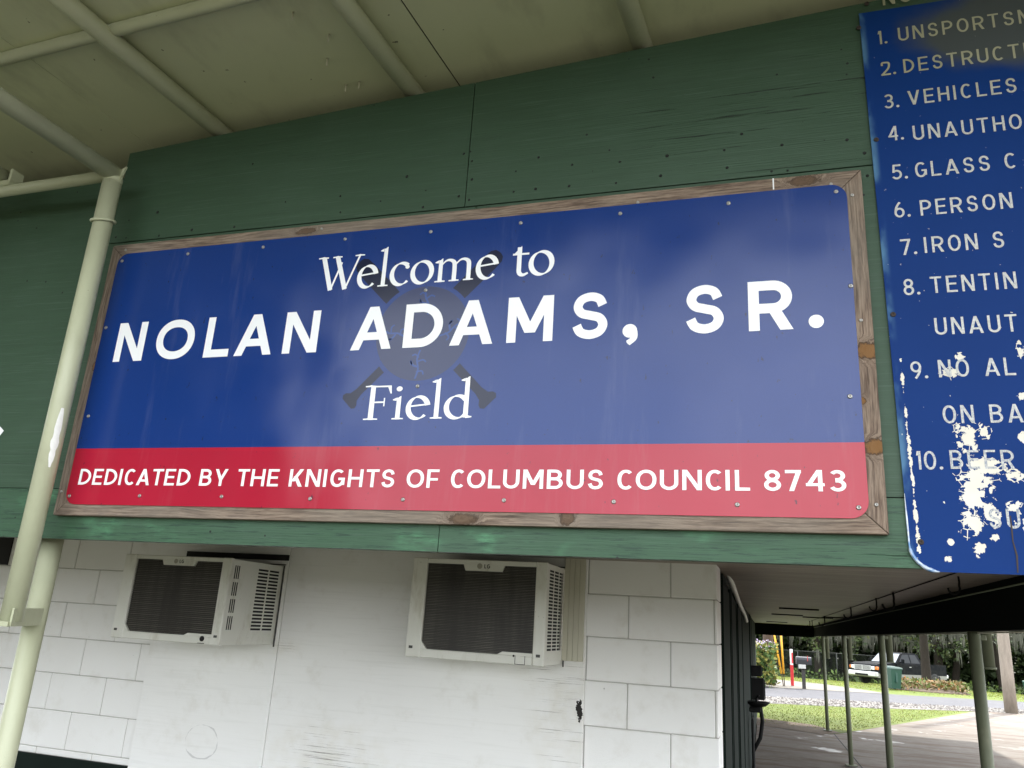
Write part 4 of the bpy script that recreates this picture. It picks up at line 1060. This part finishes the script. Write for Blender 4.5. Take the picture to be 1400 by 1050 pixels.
# ------------------------------------------------------------------ ground
def sheet(name, pts, z, mat, kind='structure'):
    b = MB(); b.face([(p[0], p[1], z) for p in pts]); o = b.build(name, mat, recalc=False); o['kind'] = kind; return o
def dense(name, poly_fn, mat): pass
def gz(y): return -.035 * min(44, max(0, y - 36))
b = MB(); ys_ = [-900, 36, 44, 52, 60, 70, 80, 900]
for i in range(7): b.face([(-900, ys_[i], gz(ys_[i]) - .03), (900, ys_[i], gz(ys_[i]) - .03), (900, ys_[i + 1], gz(ys_[i + 1]) - .03), (-900, ys_[i + 1], gz(ys_[i + 1]) - .03)])
o = b.build('ground', ground_mat('dull_field', [(.3, (.058, .057, .040)), (.5, (.088, .086, .060)), (.7, (.12, .117, .082))], 3), recalc=False); o['kind'] = 'structure'
sheet('lawn', [(-12, 17.4), (-.2, 17.35), (.95, 16.7), (1.3, 17.3), (5.6, 26.7), (8, 29), (-12, 20)], -.016, GRASS_G)
b = MB(); vy = [30, 36, 44, 52, 60, 70, 80]
for i in range(6): b.face([(-30, vy[i], gz(vy[i]) - .024), (40, vy[i], gz(vy[i]) - .024), (40, vy[i + 1], gz(vy[i + 1]) - .024), (-30, vy[i + 1], gz(vy[i + 1]) - .024)])
o = b.build('verge', GRASS_G, recalc=False); o['kind'] = 'structure'
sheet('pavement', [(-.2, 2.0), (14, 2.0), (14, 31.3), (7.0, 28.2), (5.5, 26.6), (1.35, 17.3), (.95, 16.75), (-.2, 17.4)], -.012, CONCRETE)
nf, ff = (lambda x: 25.7 + .47 * x), (lambda x: 30.9 + .385 * x)
sheet('road', [(-60, nf(-60)), (-3, nf(-3)), (8, nf(8)), (60, nf(60)), (60, ff(60)), (8, ff(8)), (-60, ff(-60))], -.02, ROAD)
sheet('gravel_shoulder', [(-60, nf(-60) - 2.6), (-1, nf(-1) - 2.6), (3, nf(3) - 2.2), (6.4, nf(6.4) - 1.4), (20, nf(20) - 1.2), (20, nf(20) + .35), (8, nf(8) + .15), (5, nf(5) - .1), (2, nf(2) + .3), (0, nf(0) - .05), (-60, nf(-60) + .2)], -.008, GRAVEL_G)
b = MB(); b.face([(p[0], p[1], -.01) for p in [(-30, ff(-30) - .1), (-1, ff(-1) - .15), (4.2, ff(4.2) - .1), (3.3, 34.2), (2.2, 36), (-30, 36)]])
for i in range(2): b.face([(p[0], p[1], gz(p[1]) - .01) for p in ([(-30, 36), (2.2, 36), (.9, 39.5), (-30, 39.5)], [(-30, 39.5), (.9, 39.5), (-3, 44), (-30, 44)])[i]])
o = b.build('driveway', DRIVE, recalc=False); o['kind'] = 'structure'
sheet('soil_strip', [(-8, 17.45), (-.2, 17.35), (.95, 16.7), (1.3, 17.3), (.9, 18.4), (-.2, 18.9), (-8, 19.1)], -.006, SOIL)
# joint in the slab
b = MB()
for q in strip([(1.22, 9.0), (1.22, 12.76), (1.17, 17.0)], .02): b.face([(p[0], p[1], -.009) for p in q])
o = b.build('pavement_joint', DARKMETAL, recalc=False); o['kind'] = 'structure'
def blades(name, poly, n, h0, h1, mats, w=.012, seed=1, zbase=-.03):
    R = random.Random(seed); b = MB(); xs_ = [p[0] for p in poly]; ys_ = [p[1] for p in poly]
    def inside(x, y):
        c = False; j = len(poly) - 1
        for i in range(len(poly)):
            if (poly[i][1] > y) != (poly[j][1] > y) and x < (poly[j][0] - poly[i][0]) * (y - poly[i][1]) / (poly[j][1] - poly[i][1]) + poly[i][0]: c = not c
            j = i
        return c
    k = 0
    while k < n:
        x, y = R.uniform(min(xs_), max(xs_)), R.uniform(min(ys_), max(ys_))
        if not inside(x, y): continue
        a = R.uniform(0, pi); h = R.uniform(h0, h1); lx, ly_ = R.uniform(-.5, .5) * h, R.uniform(-.5, .5) * h; ww = w * R.uniform(.7, 1.5); zb_ = zbase + gz(y)
        b.face([(x - cos(a) * ww, y - sin(a) * ww, zb_), (x + cos(a) * ww, y + sin(a) * ww, zb_), (x + lx, y + ly_, zb_ + h)], R.randrange(len(mats))); k += 1
    o = b.build(name, mats, recalc=False); return o
GR = [simple('grass_blade', (.17, .23, .022), .6, var=.25), simple('grass_blade_pale', (.27, .30, .045), .6, var=.25), simple('grass_blade_dry', (.20, .18, .06), .7, var=.25)]
lawn = [(-2, 18.2), (.9, 17.6), (1.5, 17.9), (5.3, 26.5), (4.5, 26.2), (2.8, 24.3), (0, 23.0), (-2, 22.3)]
tag(blades('lawn_grass', lawn, 15000, .012, .04, GR, .014, 3), 'short bright grass on the lawn between the slab and the gravel', 'grass', kind='stuff')
tag(blades('verge_grass', [(-4, 45), (1, 39.8), (2.3, 36.2), (3.6, 34.2), (9, 34.8), (18, 38.5), (24, 68), (-4, 66)], 18000, .015, .05, GR, .03, 5), 'bright mown grass across the road round the pickup', 'grass', kind='stuff')
def stones(name, poly, n, mats, seed):
    R = random.Random(seed); b = MB(); xs_ = [p[0] for p in poly]; ys_ = [p[1] for p in poly]
    for _ in range(n):
        x = R.uniform(-1.5, 8); y = nf(x) - R.uniform(.0, 2.4 if x < 3 else 1.5); r = R.uniform(.015, .05); z = -.008
        V = [(x + r * cos(2 * pi * i / 5 + R.random()), y + r * sin(2 * pi * i / 5), z) for i in range(5)] + [(x, y, z + r * R.uniform(.5, .9))]
        b.add(V, [(i, (i + 1) % 5, 5) for i in range(5)], R.randrange(len(mats)))
    return b.build(name, mats, recalc=False)
tag(stones('gravel', [(-2, 22), (8, 30)], 5000, [simple('pale_stone', (.30, .28, .255), .9), simple('grey_stone', (.12, .105, .095), .9)], 4), 'loose pale gravel along the near edge of the road', 'gravel', kind='stuff')

# ------------------------------------------------------------------ trees and plants
def bark(name, c): 
    n = NT(name, .9, .1); g = n.noise(14, n.pos(), 5, .7, (1, 1, .2)); n.col(n.mix(g, tuple(x * .5 for x in c), tuple(x * 1.4 for x in c))); n.bump(g, .8, .03); return n.mat
BARK = bark('oak_bark', (.028, .023, .019)); BARK_D = bark('dark_bark', (.022, .018, .014)); POLE = bark('weathered_pole', (.24, .205, .17)); POLE_B = bark('brown_pole', (.085, .062, .048))
def leafm(name, c):
    n = NT(name, .6, .25); n.col(n.mix(n.noise(3, n.pos(), 3), tuple(x * .6 for x in c), tuple(x * 1.4 for x in c))); return n.mat
LV = [leafm('leaf_dark', (.022, .036, .011)), leafm('leaf_mid', (.045, .065, .018)), leafm('leaf_olive', (.075, .085, .03))]
MOSS = leafm('spanish_moss', (.075, .075, .058))
def leaf(b, R, c, s, mi, droop=0):
    d = Vector((R.gauss(0, 1), R.gauss(0, 1), R.gauss(0, .7) - droop)).normalized(); u = d.cross(Vector((R.gauss(0, 1), R.gauss(0, 1), R.gauss(0, 1)))).normalized()
    p = Vector(c); b.face([p, p + d * s * .5 + u * s * .28, p + d * s, p + d * s * .5 - u * s * .28], mi)
def tree(label, loc, h, r, cz, nclump, leafsize, seed, trunk_r=.25, moss=0, group='trees at the edge of the woods', barkm=BARK_D, name='tree', lv=LV, per=70):
    R = random.Random(seed); x, y = loc; g0_ = gz(y); t = thing(name, label, 'tree', (x, y, g0_ - .03), group)
    b = MB(); tz = h * .62
    tp = [(x, y, -.05), (x + R.uniform(-.1, .1), y, .5), (x + R.uniform(-.25, .25), y + R.uniform(-.2, .2), cz), (x + R.uniform(-.5, .5), y, tz), (x + R.uniform(-.6, .6), y, h * .85)]
    b.tube(tp, [trunk_r * 1.5, trunk_r * 1.05, trunk_r * .85, trunk_r * .5, trunk_r * .15], 12)
    cl = []
    for k in range(nclump):
        a = R.uniform(0, 2 * pi); rr = r * sqrt(R.random()) ; zz = cz + (h - cz) * R.random() ** .8
        lim = r * (1.05 - .55 * ((zz - cz) / (h - cz)) ** 1.5); rr = min(rr, lim)
        cl.append((x + rr * cos(a), y + rr * sin(a), zz))
    for c in cl[:nclump // 4]:
        f = R.uniform(.25, .8); s0 = Vector(tp[2]) * (1 - f) + Vector(tp[3]) * f
        md = (s0 + Vector(c)) / 2 + Vector((0, 0, .25)); b.tube([s0, md, c], [trunk_r * .35, trunk_r * .22, trunk_r * .06], 7)
    b.xform(Matrix.Translation((0, 0, g0_))); b.build('trunk', barkm, t)
    f = MB()
    for c in cl:
        cr_ = R.uniform(.5, 1.0) * r * .22
        for _ in range(per):
            d = Vector((R.gauss(0, 1), R.gauss(0, 1), R.gauss(0, .6))).normalized() * cr_ * R.random() ** .45
            leaf(f, R, Vector(c) + d, leafsize * R.uniform(.6, 1.3), R.choices(range(len(lv)), (5, 3, 1.5)[:len(lv)])[0], .3)
    f.xform(Matrix.Translation((0, 0, g0_))); f.build('crown', lv, t, recalc=False)
    if moss:
        mb = MB()
        for _ in range(moss):
            c = R.choice(cl); px, py, pz = c[0] + R.uniform(-.6, .6), c[1] + R.uniform(-.6, .6), g0_ + min(c[2], cz + 1.6) - .1
            L = R.uniform(.5, 1.8)
            for q in range(7):
                ox, oy = R.uniform(-.12, .12), R.uniform(-.12, .12); l = L * R.uniform(.5, 1)
                mb.face([(px + ox - .035, py + oy, pz), (px + ox + .035, py + oy, pz), (px + ox * 1.4 + .025, py + oy, pz - l * .6), (px + ox + R.uniform(-.05, .05), py + oy, pz - l), (px + ox * 1.3 - .02, py + oy, pz - l * .55)])
        mb.build('hanging_moss', MOSS, t, recalc=False)
    return t
tree('live oak with pale moss standing right in front of the pickup bed', (7.6, 46.0), 10.5, 5.0, 2.35, 80, .17, 11, .22, 60, None, BARK, 'oak_tree', [LV[0], LV[1], LV[2]], 90)
TL = [((-3.7, 69.0), 'dark tree at the woods edge behind the flowering shrub'), ((1.0, 72.0), 'dark tree behind the mailbox and the yellow guy guards'), ((4.0, 70.0), 'dark mossy tree behind the front of the pickup'), ((6.4, 75.0), 'dark mossy tree between the second and third passage posts'), ((9.9, 72.0), 'dark slender tree behind the pickup cab'), ((12.4, 70.0), 'dark mossy tree behind the pickup tailgate, first of a pair'), ((14.1, 73.0), 'dark mossy tree behind the pickup tailgate, farther of a pair'), ((16.4, 69.0), 'dark mossy tree just left of the nearest passage post'), ((20.5, 73.0), 'dark tree behind the grey utility pole'), ((24.2, 71.0), 'dark tree above the far green bin')]
for i, ((x, y), lb) in enumerate(TL): tree(lb, (x, y), 12 + i % 3, 4.6, 2.0 + .6 * (i % 2), 60, .30, 30 + i, .27 + .06 * (i % 2), 46 if i not in (0, 1, 8) else 0, per=75)
# undergrowth closing the view between the trunks
R = random.Random(9); u = MB()
for _ in range(48000):
    x = R.uniform(-12, 32); y = R.uniform(76, 88); z = -1.5 + R.random() ** 1.1 * 8
    leaf(u, R, (x, y, z), R.uniform(.35, .85), R.choices((0, 1), (14, 1))[0])
tag(u.build('woodland_undergrowth', LV, recalc=False), 'dense dark woodland closing the view behind the tree trunks', 'woodland', kind='stuff')
R = random.Random(19); u = MB()
for _ in range(2600):
    x = R.uniform(-6, 26); y = R.uniform(65, 70) ; z = gz(y) + R.random() ** 2 * .5
    leaf(u, R, (x, y, z), R.uniform(.15, .4), R.choices((0, 1, 2), (2, 2, 2))[0])
tag(u.build('ground_ivy', [LV[0], LV[1], leafm('leaf_bright', (.09, .14, .03))], recalc=False), 'low green ground cover at the foot of the woods', 'ground cover', kind='stuff')
# trees across the field in front of the building, seen only mirrored in the sign
for i, (x, y) in enumerate(((-13, -9), (-19, -14), (-17, -7), (-26, -15), (-24, -5), (-21, -22))):
    tree('broad tree on the open side facing the sign, mirrored in its dark left end', (x, y), 10 + i % 3 * 1.5, 5.0, .9, 64, .8, 60 + i, .3, 0, 'trees mirrored in the sign', per=90)
# flowering shrub
R = random.Random(5); t = thing('flowering_shrub', 'leafy green shrub with pale purple flowers beside the brown utility pole', 'shrub', (-.25, 31.0, 0)); f = MB(); fl = MB(); st = MB()
for k in range(26): 
    a = R.uniform(0, 2 * pi); q = R.uniform(.05, .5); st.tube([(-.25, 31, -.03), (-.25 + q * .5 * cos(a), 31 + q * .5 * sin(a), .6), (-.25 + q * cos(a), 31 + q * sin(a), R.uniform(.9, 1.4))], .012, 5)
    e = Vector((-.25 + q * cos(a), 31 + q * sin(a), 1.3))
for k in range(1700):
    a = R.uniform(0, 2 * pi); q = .62 * sqrt(R.random()); z = R.uniform(.05, 1.4)
    leaf(f, R, (-.25 + q * cos(a), 31 + q * sin(a), z), R.uniform(.10, .22), R.choices((0, 1), (3, 2))[0], -.4)
for k in range(150):
    a = R.uniform(0, 2 * pi); q = .6 * sqrt(R.random()); leaf(fl, R, (-.25 + q * cos(a), 31 + q * sin(a), R.uniform(1.25, 1.55)), .09, 0)
st.build('stems', BARK, t); f.build('foliage', [leafm('shrub_leaf', (.07, .12, .03)), leafm('shrub_leaf_yellow', (.22, .21, .05))], t, recalc=False); fl.build('flowers', simple('lilac_petal', (.42, .33, .45), .6), t, recalc=False)
# flower bed round the oak
t = thing('flower_bed', 'low bed of orange and dry plants at the foot of the oak', 'flower bed', (6.1, 37.0, 0)); f = MB(); R = random.Random(6)
for k in range(1500):
    x, y = R.uniform(4.9, 7.5), R.uniform(36.3, 38.6); leaf(f, R, (x, y, gz(y) + R.random() * .40), R.uniform(.08, .2), R.choices((0, 1, 2, 3), (4, 3, .9, .12))[0], -.5)
f.build('plants', [leafm('dry_stem', (.22, .16, .08)), leafm('bed_green', (.10, .13, .03)), leafm('rust_leaf', (.22, .11, .03)), simple('orange_flower', (.55, .17, .03), .6)], t, recalc=False)
b = MB(); b.lathe([(1.5, -.03), (1.35, .03), (.6, .07), (.0001, .08)], (6.2, 37.4, 0), 24); b.build('mulch', SOIL, t)

# ------------------------------------------------------------------ street furniture
def pole(name, label, base, top, r0, r1, mat, group):
    t = MB(); P = [Vector(base).lerp(Vector(top), k / 8) for k in range(9)]
    t.tube(P, [r0 + (r1 - r0) * k / 8 for k in range(9)], 16); o = t.build(name, mat); tag(o, label, 'utility pole', group); return o
pole('utility_pole', 'grey weathered utility pole at the edge of the slab', G(1383, 976, -.03), (6.72, 27.6, 9), .17, .12, POLE, 'wooden utility poles')
pole('utility_pole', 'brown utility pole beside the flowering shrub and yellow guards', G(1054, 937, -.03), (-.12, 32.0, 9), .19, .14, POLE_B, 'wooden utility poles')
b = MB(); g0 = G(1024, 943, -.03); b.tube([g0, (g0.x + .02, g0.y, 2), (g0.x - .1, g0.y, 6), (g0.x - .1, g0.y, 9)], [.2, .17, .15, .12], 14); o = b.build('trunk', BARK)
t = thing('pine_tree', 'rough reddish tree trunk beside the passage wall and shrub', 'tree', (g0.x, g0.y, -.03)); o.parent = t; o.matrix_parent_inverse = Matrix.Translation((-g0.x, -g0.y, .03))
f = MB(); R = random.Random(3)
for k in range(1500): leaf(f, R, (g0.x + R.gauss(0, 1.0), g0.y + R.gauss(0, 1.0), 8.6 + R.gauss(0, 1)), .35, 0)
f.build('crown', LV, t, recalc=False)
YEL = simple('yellow_plastic', (.72, .36, .02), .5)
for k, (a, c, lb) in enumerate((((.58, 31.9, 0), (.20, 31.9, 2.6), 'yellow guy wire guard leaning left in a pair by the pole'), ((.62, 32.0, 0), (.53, 32.0, 2.6), 'nearly upright yellow guy wire guard in a pair by the pole'))):
    t = thing('guy_wire_guard', lb, 'guy guard', a, 'yellow guy wire guards')
    A0, A1 = Vector(a), Vector(c); b = MB(); b.tube([A0.lerp(A1, .16), A0.lerp(A1, .5), A1], .034, 10); b.build('guard_tube', YEL, t)
    b = MB(); b.tube([A0, A0.lerp(A1, .16)], .016, 8); b.tube([A1, Vector((-.1, 32.0, 7)) if k == 0 else A1 + (A1 - A0) * 1.2], .006, 6); b.build('guy_wire', POLE_B, t)
# red and white marker post
mp_ = Vector((.90, 32.6, 0)); t = thing('marker_post', 'red and white flat utility marker post beside the mailbox', 'marker post', mp_)
b = MB(); b.box((mp_.x - .05, 32.55, 0), (mp_.x + .06, 32.66, .72), 0, .012); b.build('lower_post', simple('red_plastic', (.50, .02, .025), .45), t)
b = MB(); b.box((mp_.x - .045, 32.555, .72), (mp_.x + .055, 32.655, 1.28), 0, .012); p_ = b.build('cap_sleeve', simple('white_plastic', (.78, .78, .78), .45), t)
b = MB(); b.box((mp_.x + .008, 32.545, .78), (mp_.x + .058, 32.5545, 1.16)); b.build('warning_decal', simple('red_decal', (.50, .03, .04), .5), p_)
# mailbox
mb0 = G(1097, 941); mbx, mby = mb0.x, mb0.y; t = thing('mailbox', 'dark mailbox on a wooden post across the road', 'mailbox', (mbx, mby, 0))
b = MB(); b.box((mbx + .0, mby - .06, -.03), (mbx + .12, mby + .06, .80), 0, .01); b.build('post', simple('dark_post_wood', (.035, .032, .03), .8), t)
b = MB(); poly = [(-.13, 0), (.13, 0), (.13, .15)] + arcpts(0, .15, .13, .11, 0, 180, 10) + [(-.13, .15)]
b.prism(poly, lambda u, v, s_: (mbx - .16 + s_ * .50, mby + u, .80 + v)); bx_ = b.build('box', simple('black_tin', (.022, .023, .027), .35, .3), t)
b = MB(); b.prism([(p[0] * .96, p[1] * .96 + .004) for p in poly], lambda u, v, s_: (mbx - .175 + s_ * .014, mby + u, .80 + v)); b.build('door', simple('grey_tin', (.10, .10, .11), .35, .3), bx_)
b = MB(); b.box((mbx - .10, mby - .146, .66), (mbx + .14, mby - .10, .795), 0, .006); b.build('paper_tube', simple('pale_tube', (.42, .42, .40), .5), t)
b = MB(); b.box((mbx + .2, mby - .137, .92), (mbx + .22, mby - .131, 1.10)); b.build('flag', simple('red_flag', (.4, .03, .03), .5), t)
# wheeled bins
def bin_(label, x, y, rz, group):
    z_ = gz(y) - .02; t = thing('wheeled_bin', label, 'bin', (x, y, z_), group); BG = simple('green_plastic', (.004, .042, .029), .45, var=.1)
    M = Matrix.Translation((x, y, z_)) @ Matrix.Rotation(rz, 4, 'Z') @ Matrix.Scale(.80, 4)
    b = MB(); b.hexa([(-.24, -.26, .06), (.24, -.26, .06), (.24, .26, .06), (-.24, .26, .06), (-.31, -.36, .98), (.31, -.36, .98), (.31, .36, .98), (-.31, .36, .98)])
    b.box((-.32, -.37, .93), (.32, .37, .985), 0, .01); b.box((-.05, -.345, .35), (.05, -.30, .8)); b.xform(M).build('body', BG, t)
    b = MB(); b.hexa([(-.34, -.40, .99), (.34, -.40, .99), (.34, .40, .99), (-.34, .40, .99), (-.30, -.34, 1.05), (.30, -.34, 1.05), (.30, .36, 1.09), (-.30, .36, 1.09)]); b.tube([(-.25, .42, 1.03), (.25, .42, 1.03)], .02, 8); b.xform(M).build('lid', BG, t)
    for sx_ in (-1, 1):
        b = MB(); b.lathe([(.06, -.03), (.12, -.03), (.12, .03), (.06, .03)], (sx_ * .29, .28, .12), 16, axis='X'); b.xform(M).build('wheel', DARKMETAL, t)
    return t
bin_('green wheeled bin beside the pickup front, behind a passage post', 4.72, 36.0, .5, 'green wheeled bins')
bin_('green wheeled bin far off under the trees, at the edge of the view', 15.6, 60.0, -.2, 'green wheeled bins')
# chain link fence at the foot of the woods
F0 = len(bpy.data.objects); t = thing('chain_link_fence', 'dark chain link fence along the foot of the woods', 'fence', (1.0, 63.5, 0))
fy_ = 63.5; FM = simple('dark_galvanised', (.018, .02, .018), .7, .0)
for k in range(5):
    b = MB(); b.tube([(-3 + 2.6 * k, fy_, -.03), (-3 + 2.6 * k, fy_, 1.85)], .035, 8); b.build('fence_post', FM, t)
b = MB(); b.tube([(-3, fy_, 1.83), (7.4, fy_, 1.83)], .022, 8); b.build('top_rail', FM, t)
b = MB()
for k in range(-14, 82):
    for sg in (1, -1):
        xa = -3 + k * .13; xb = xa + 1.8
        za, zb_ = (0, 1.8) if sg > 0 else (1.8, 0)
        if xa < -3 or xb > 7.4: continue
        for q in strip([(xa, za), (xb, zb_)], .006): b.face([(p[0], fy_ + .01 * sg, p[1]) for p in q])
b.build('wire_mesh', FM, t, recalc=False); t.location.z = gz(63.5)

# ------------------------------------------------------------------ pickup
def pickup():
    hd = Vector((-.73, -.683, 0)); FLc = Vector((6.05, 52.2, gz(53.6) + .0)); left = Vector((-hd.y * 0 + .733, -.68, 0))
    # local axes: X forward (heading), Y to the vehicle's left, origin at the middle of the front at ground level
    left = Vector((.683, -.73, 0)); org = FLc - left * .98
    M = Matrix(((hd.x * 1.08, left.x, 0, org.x), (hd.y * 1.08, left.y, 0, org.y), (0, 0, 1, org.z), (0, 0, 0, 1)))
    t = thing('pickup_truck', 'black and silver pickup parked on the grass behind the green bin', 'pickup truck', org)
    def car_paint(nm, c, r=.18, mt=.0):
        n = NT(nm, r, .03, mt); n.b.inputs['Coat Weight'].default_value = .0; n.b.inputs['Coat Roughness'].default_value = .08
        d = n.mr(n.noise(5, n.pos(), 4), .4, .7, 0, .10); n.col(n.mix(d, c, (.10, .095, .08))); return n.mat
    BK = car_paint('black_car_paint', (.006, .007, .009), .45); SV = car_paint('silver_car_paint', (.20, .195, .18), .45, .1)
    CH = simple('chrome', (.42, .42, .42), .35, .55, var=.05); GL = NT('windscreen_glass', .05, .8); GL.col((.16, .18, .20)); GL = GL.mat
    DG = NT('dark_window', .35, .15); DG.col((.010, .012, .014)); DG = DG.mat
    TY = simple('tyre_rubber', (.012, .012, .012), .8); HL_ = NT('headlight_lens', .1, .7); HL_.col((.62, .60, .56)); HL_ = HL_.mat; AM = simple('amber_lens', (.62, .16, .02), .25)
    def B(name, mb, mat, par=t):
        mb.xform(M); o = mb.build(name, mat, t)
        if par is not t: o.parent = par; o.location = (0, 0, 0)
        return o
    # side profile with wheel arches, extruded and tucked in towards the roof
    W = .96
    def side(poly, w0, w1=None, z0=.9, z1=1.9):
        b = MB()
        def fn(u, v, s_):
            k = min(1, max(0, (v - z0) / (z1 - z0))); ww = w0 + ((w1 or w0) - w0) * k
            return (u, ww if s_ else -ww, v)
        b.prism(poly, fn); return b
    arch = lambda cx: [(cx + .48 * cos(rad(a)), .40 + .48 * sin(rad(a))) for a in range(180, -1, -20)]
    # body sides (x negative is backwards)
    lower = [(-.12, .42)] + [(-.10, .62), (-.06, .80), (-5.5, .80), (-5.52, .46)] + [(x, max(z, .40)) for x, z in arch(-4.55)] + [(-1.65, .40)] + [(x, max(z, .40)) for x, z in arch(-1.05)][0:]
    lower = [(-.10, .42), (-.06, .66), (-5.52, .66), (-5.54, .46), (-5.04, .44)] + [(-4.55 - .47 * cos(rad(a)), .44 + .40 * sin(rad(a))) for a in range(0, 181, 20)] + [(-1.55, .40)] + [(-1.05 - .47 * cos(rad(a)), .44 + .40 * sin(rad(a))) for a in range(0, 181, 20)]
    # keep the arch strictly below the belt
    lower = [(x, min(z, .64) if i > 2 else z) for i, (x, z) in enumerate(lower)]
    B('lower_body', side(lower, W), SV)
    B('hood', side([(-.05, .662), (-.02, .98), (-.10, 1.13), (-.35, 1.20), (-1.45, 1.27), (-1.62, 1.26), (-1.62, .662)], W - .01, W - .12, 1.0, 1.3), BK)
    B('doors', side([(-1.625, .662), (-1.625, 1.24), (-3.70, 1.22), (-3.70, .662)], W), BK)
    B('bed', side([(-3.74, .662), (-3.74, 1.24), (-5.55, 1.24), (-5.56, .662)], W), BK)
    rail_ = MB(); rail_.box((-5.56, W - .07, 1.24), (-3.74, W + .004, 1.275)); rail_.box((-5.56, -W - .004, 1.24), (-3.74, -W + .07, 1.275)); B('bed_rail', rail_, BK)
    cab = side([(-1.60, 1.225), (-2.20, 1.80), (-2.35, 1.86), (-3.30, 1.86), (-3.48, 1.80), (-3.68, 1.225)], W - .03, W - .20, 1.25, 1.86); B('cab', cab, BK)
    ws_ = MB(); ws_.face([(-1.645, -.84, 1.285), (-1.645, .84, 1.285), (-2.165, .72, 1.785), (-2.165, -.72, 1.785)])
    ws_.v = [(p[0] + .012, p[1], p[2] + .012) for p in ws_.v]; B('windscreen', ws_, GL)
    for sg in (1, -1):
        yl = lambda z: sg * (W - .03 - .17 * (z - 1.25) / .61 + .006)
        g = MB(); g.face([(-1.82, yl(1.30), 1.30), (-2.24, yl(1.76), 1.76), (-2.72, yl(1.78), 1.78), (-2.72, yl(1.30), 1.30)]); g.face([(-2.80, yl(1.30), 1.30), (-2.80, yl(1.78), 1.78), (-3.28, yl(1.77), 1.77), (-3.50, yl(1.30), 1.30)]); B('side_window', g, DG)
        mi_ = MB(); mi_.box((-1.98, sg * (W + .06), 1.28), (-1.86, sg * (W + .24), 1.52), 0, .03); mi_.box((-1.95, sg * (W - .06), 1.3), (-1.90, sg * (W + .08), 1.36)); B('mirror', mi_, BK)
        hnd = MB(); hnd.box((-2.72, sg * W, 1.06), (-2.56, sg * (W + .02), 1.10), 0, .008); B('handle', hnd, CH)
        h_ = MB(); h_.box((-.16, sg * .58, .84), (-.002, sg * .83, 1.03), 0, .03); hl = B('headlight', h_, HL_)
        h_ = MB(); h_.box((-.22, sg * .835, .84), (-.02, sg * .965, 1.03), 0, .03); B('indicator', h_, AM)
        for cx in (-1.05, -4.55):
            w_ = MB(); w_.lathe([(.20, -.12), (.36, -.13), (.40, -.09), (.40, .09), (.36, .13), (.20, .12)], (cx, sg * .84, .40), 24, axis='Y'); tyre = B('wheel', w_, TY)
            r_ = MB(); r_.lathe([(.06, .02), (.10, .05), (.19, .03), (.225, .09), (.24, .12)] if sg > 0 else [(.06, -.02), (.10, -.05), (.19, -.03), (.225, -.09), (.24, -.12)], (cx, sg * .84, .40), 20, axis='Y'); B('rim', r_, SV, tyre)
    gr = MB(); gr.box((-.06, -.54, .82), (.012, .54, 1.05)); B('grille', gr, DARKMETAL)
    gb = MB()
    for z_ in (.815, .875, .935, .995, 1.055): gb.box((.0, -.56, z_ - .013), (.03, .56, z_ + .013), 0, .004)
    for y_ in (-.57, 0, .57): gb.box((.0, y_ - .02, .80), (.032, y_ + .02, 1.07), 0, .004)
    B('grille_bars', gb, CH)
    bp = MB(); bp.box((-.16, -.99, .46), (.10, .99, .74), 0, .05); bmp = B('front_bumper', bp, CH)
    bp = MB(); bp.box((.095, -.45, .50), (.112, .45, .60)); B('bumper_slot', bp, DARKMETAL, bmp)
    bp = MB(); bp.box((-5.72, -.95, .52), (-5.56, .95, .72), 0, .03); B('rear_bumper', bp, CH)
    un = MB(); un.box((-5.4, -.7, .35), (-.3, .7, .5)); B('chassis', un, DARKMETAL)
    return t
pickup()
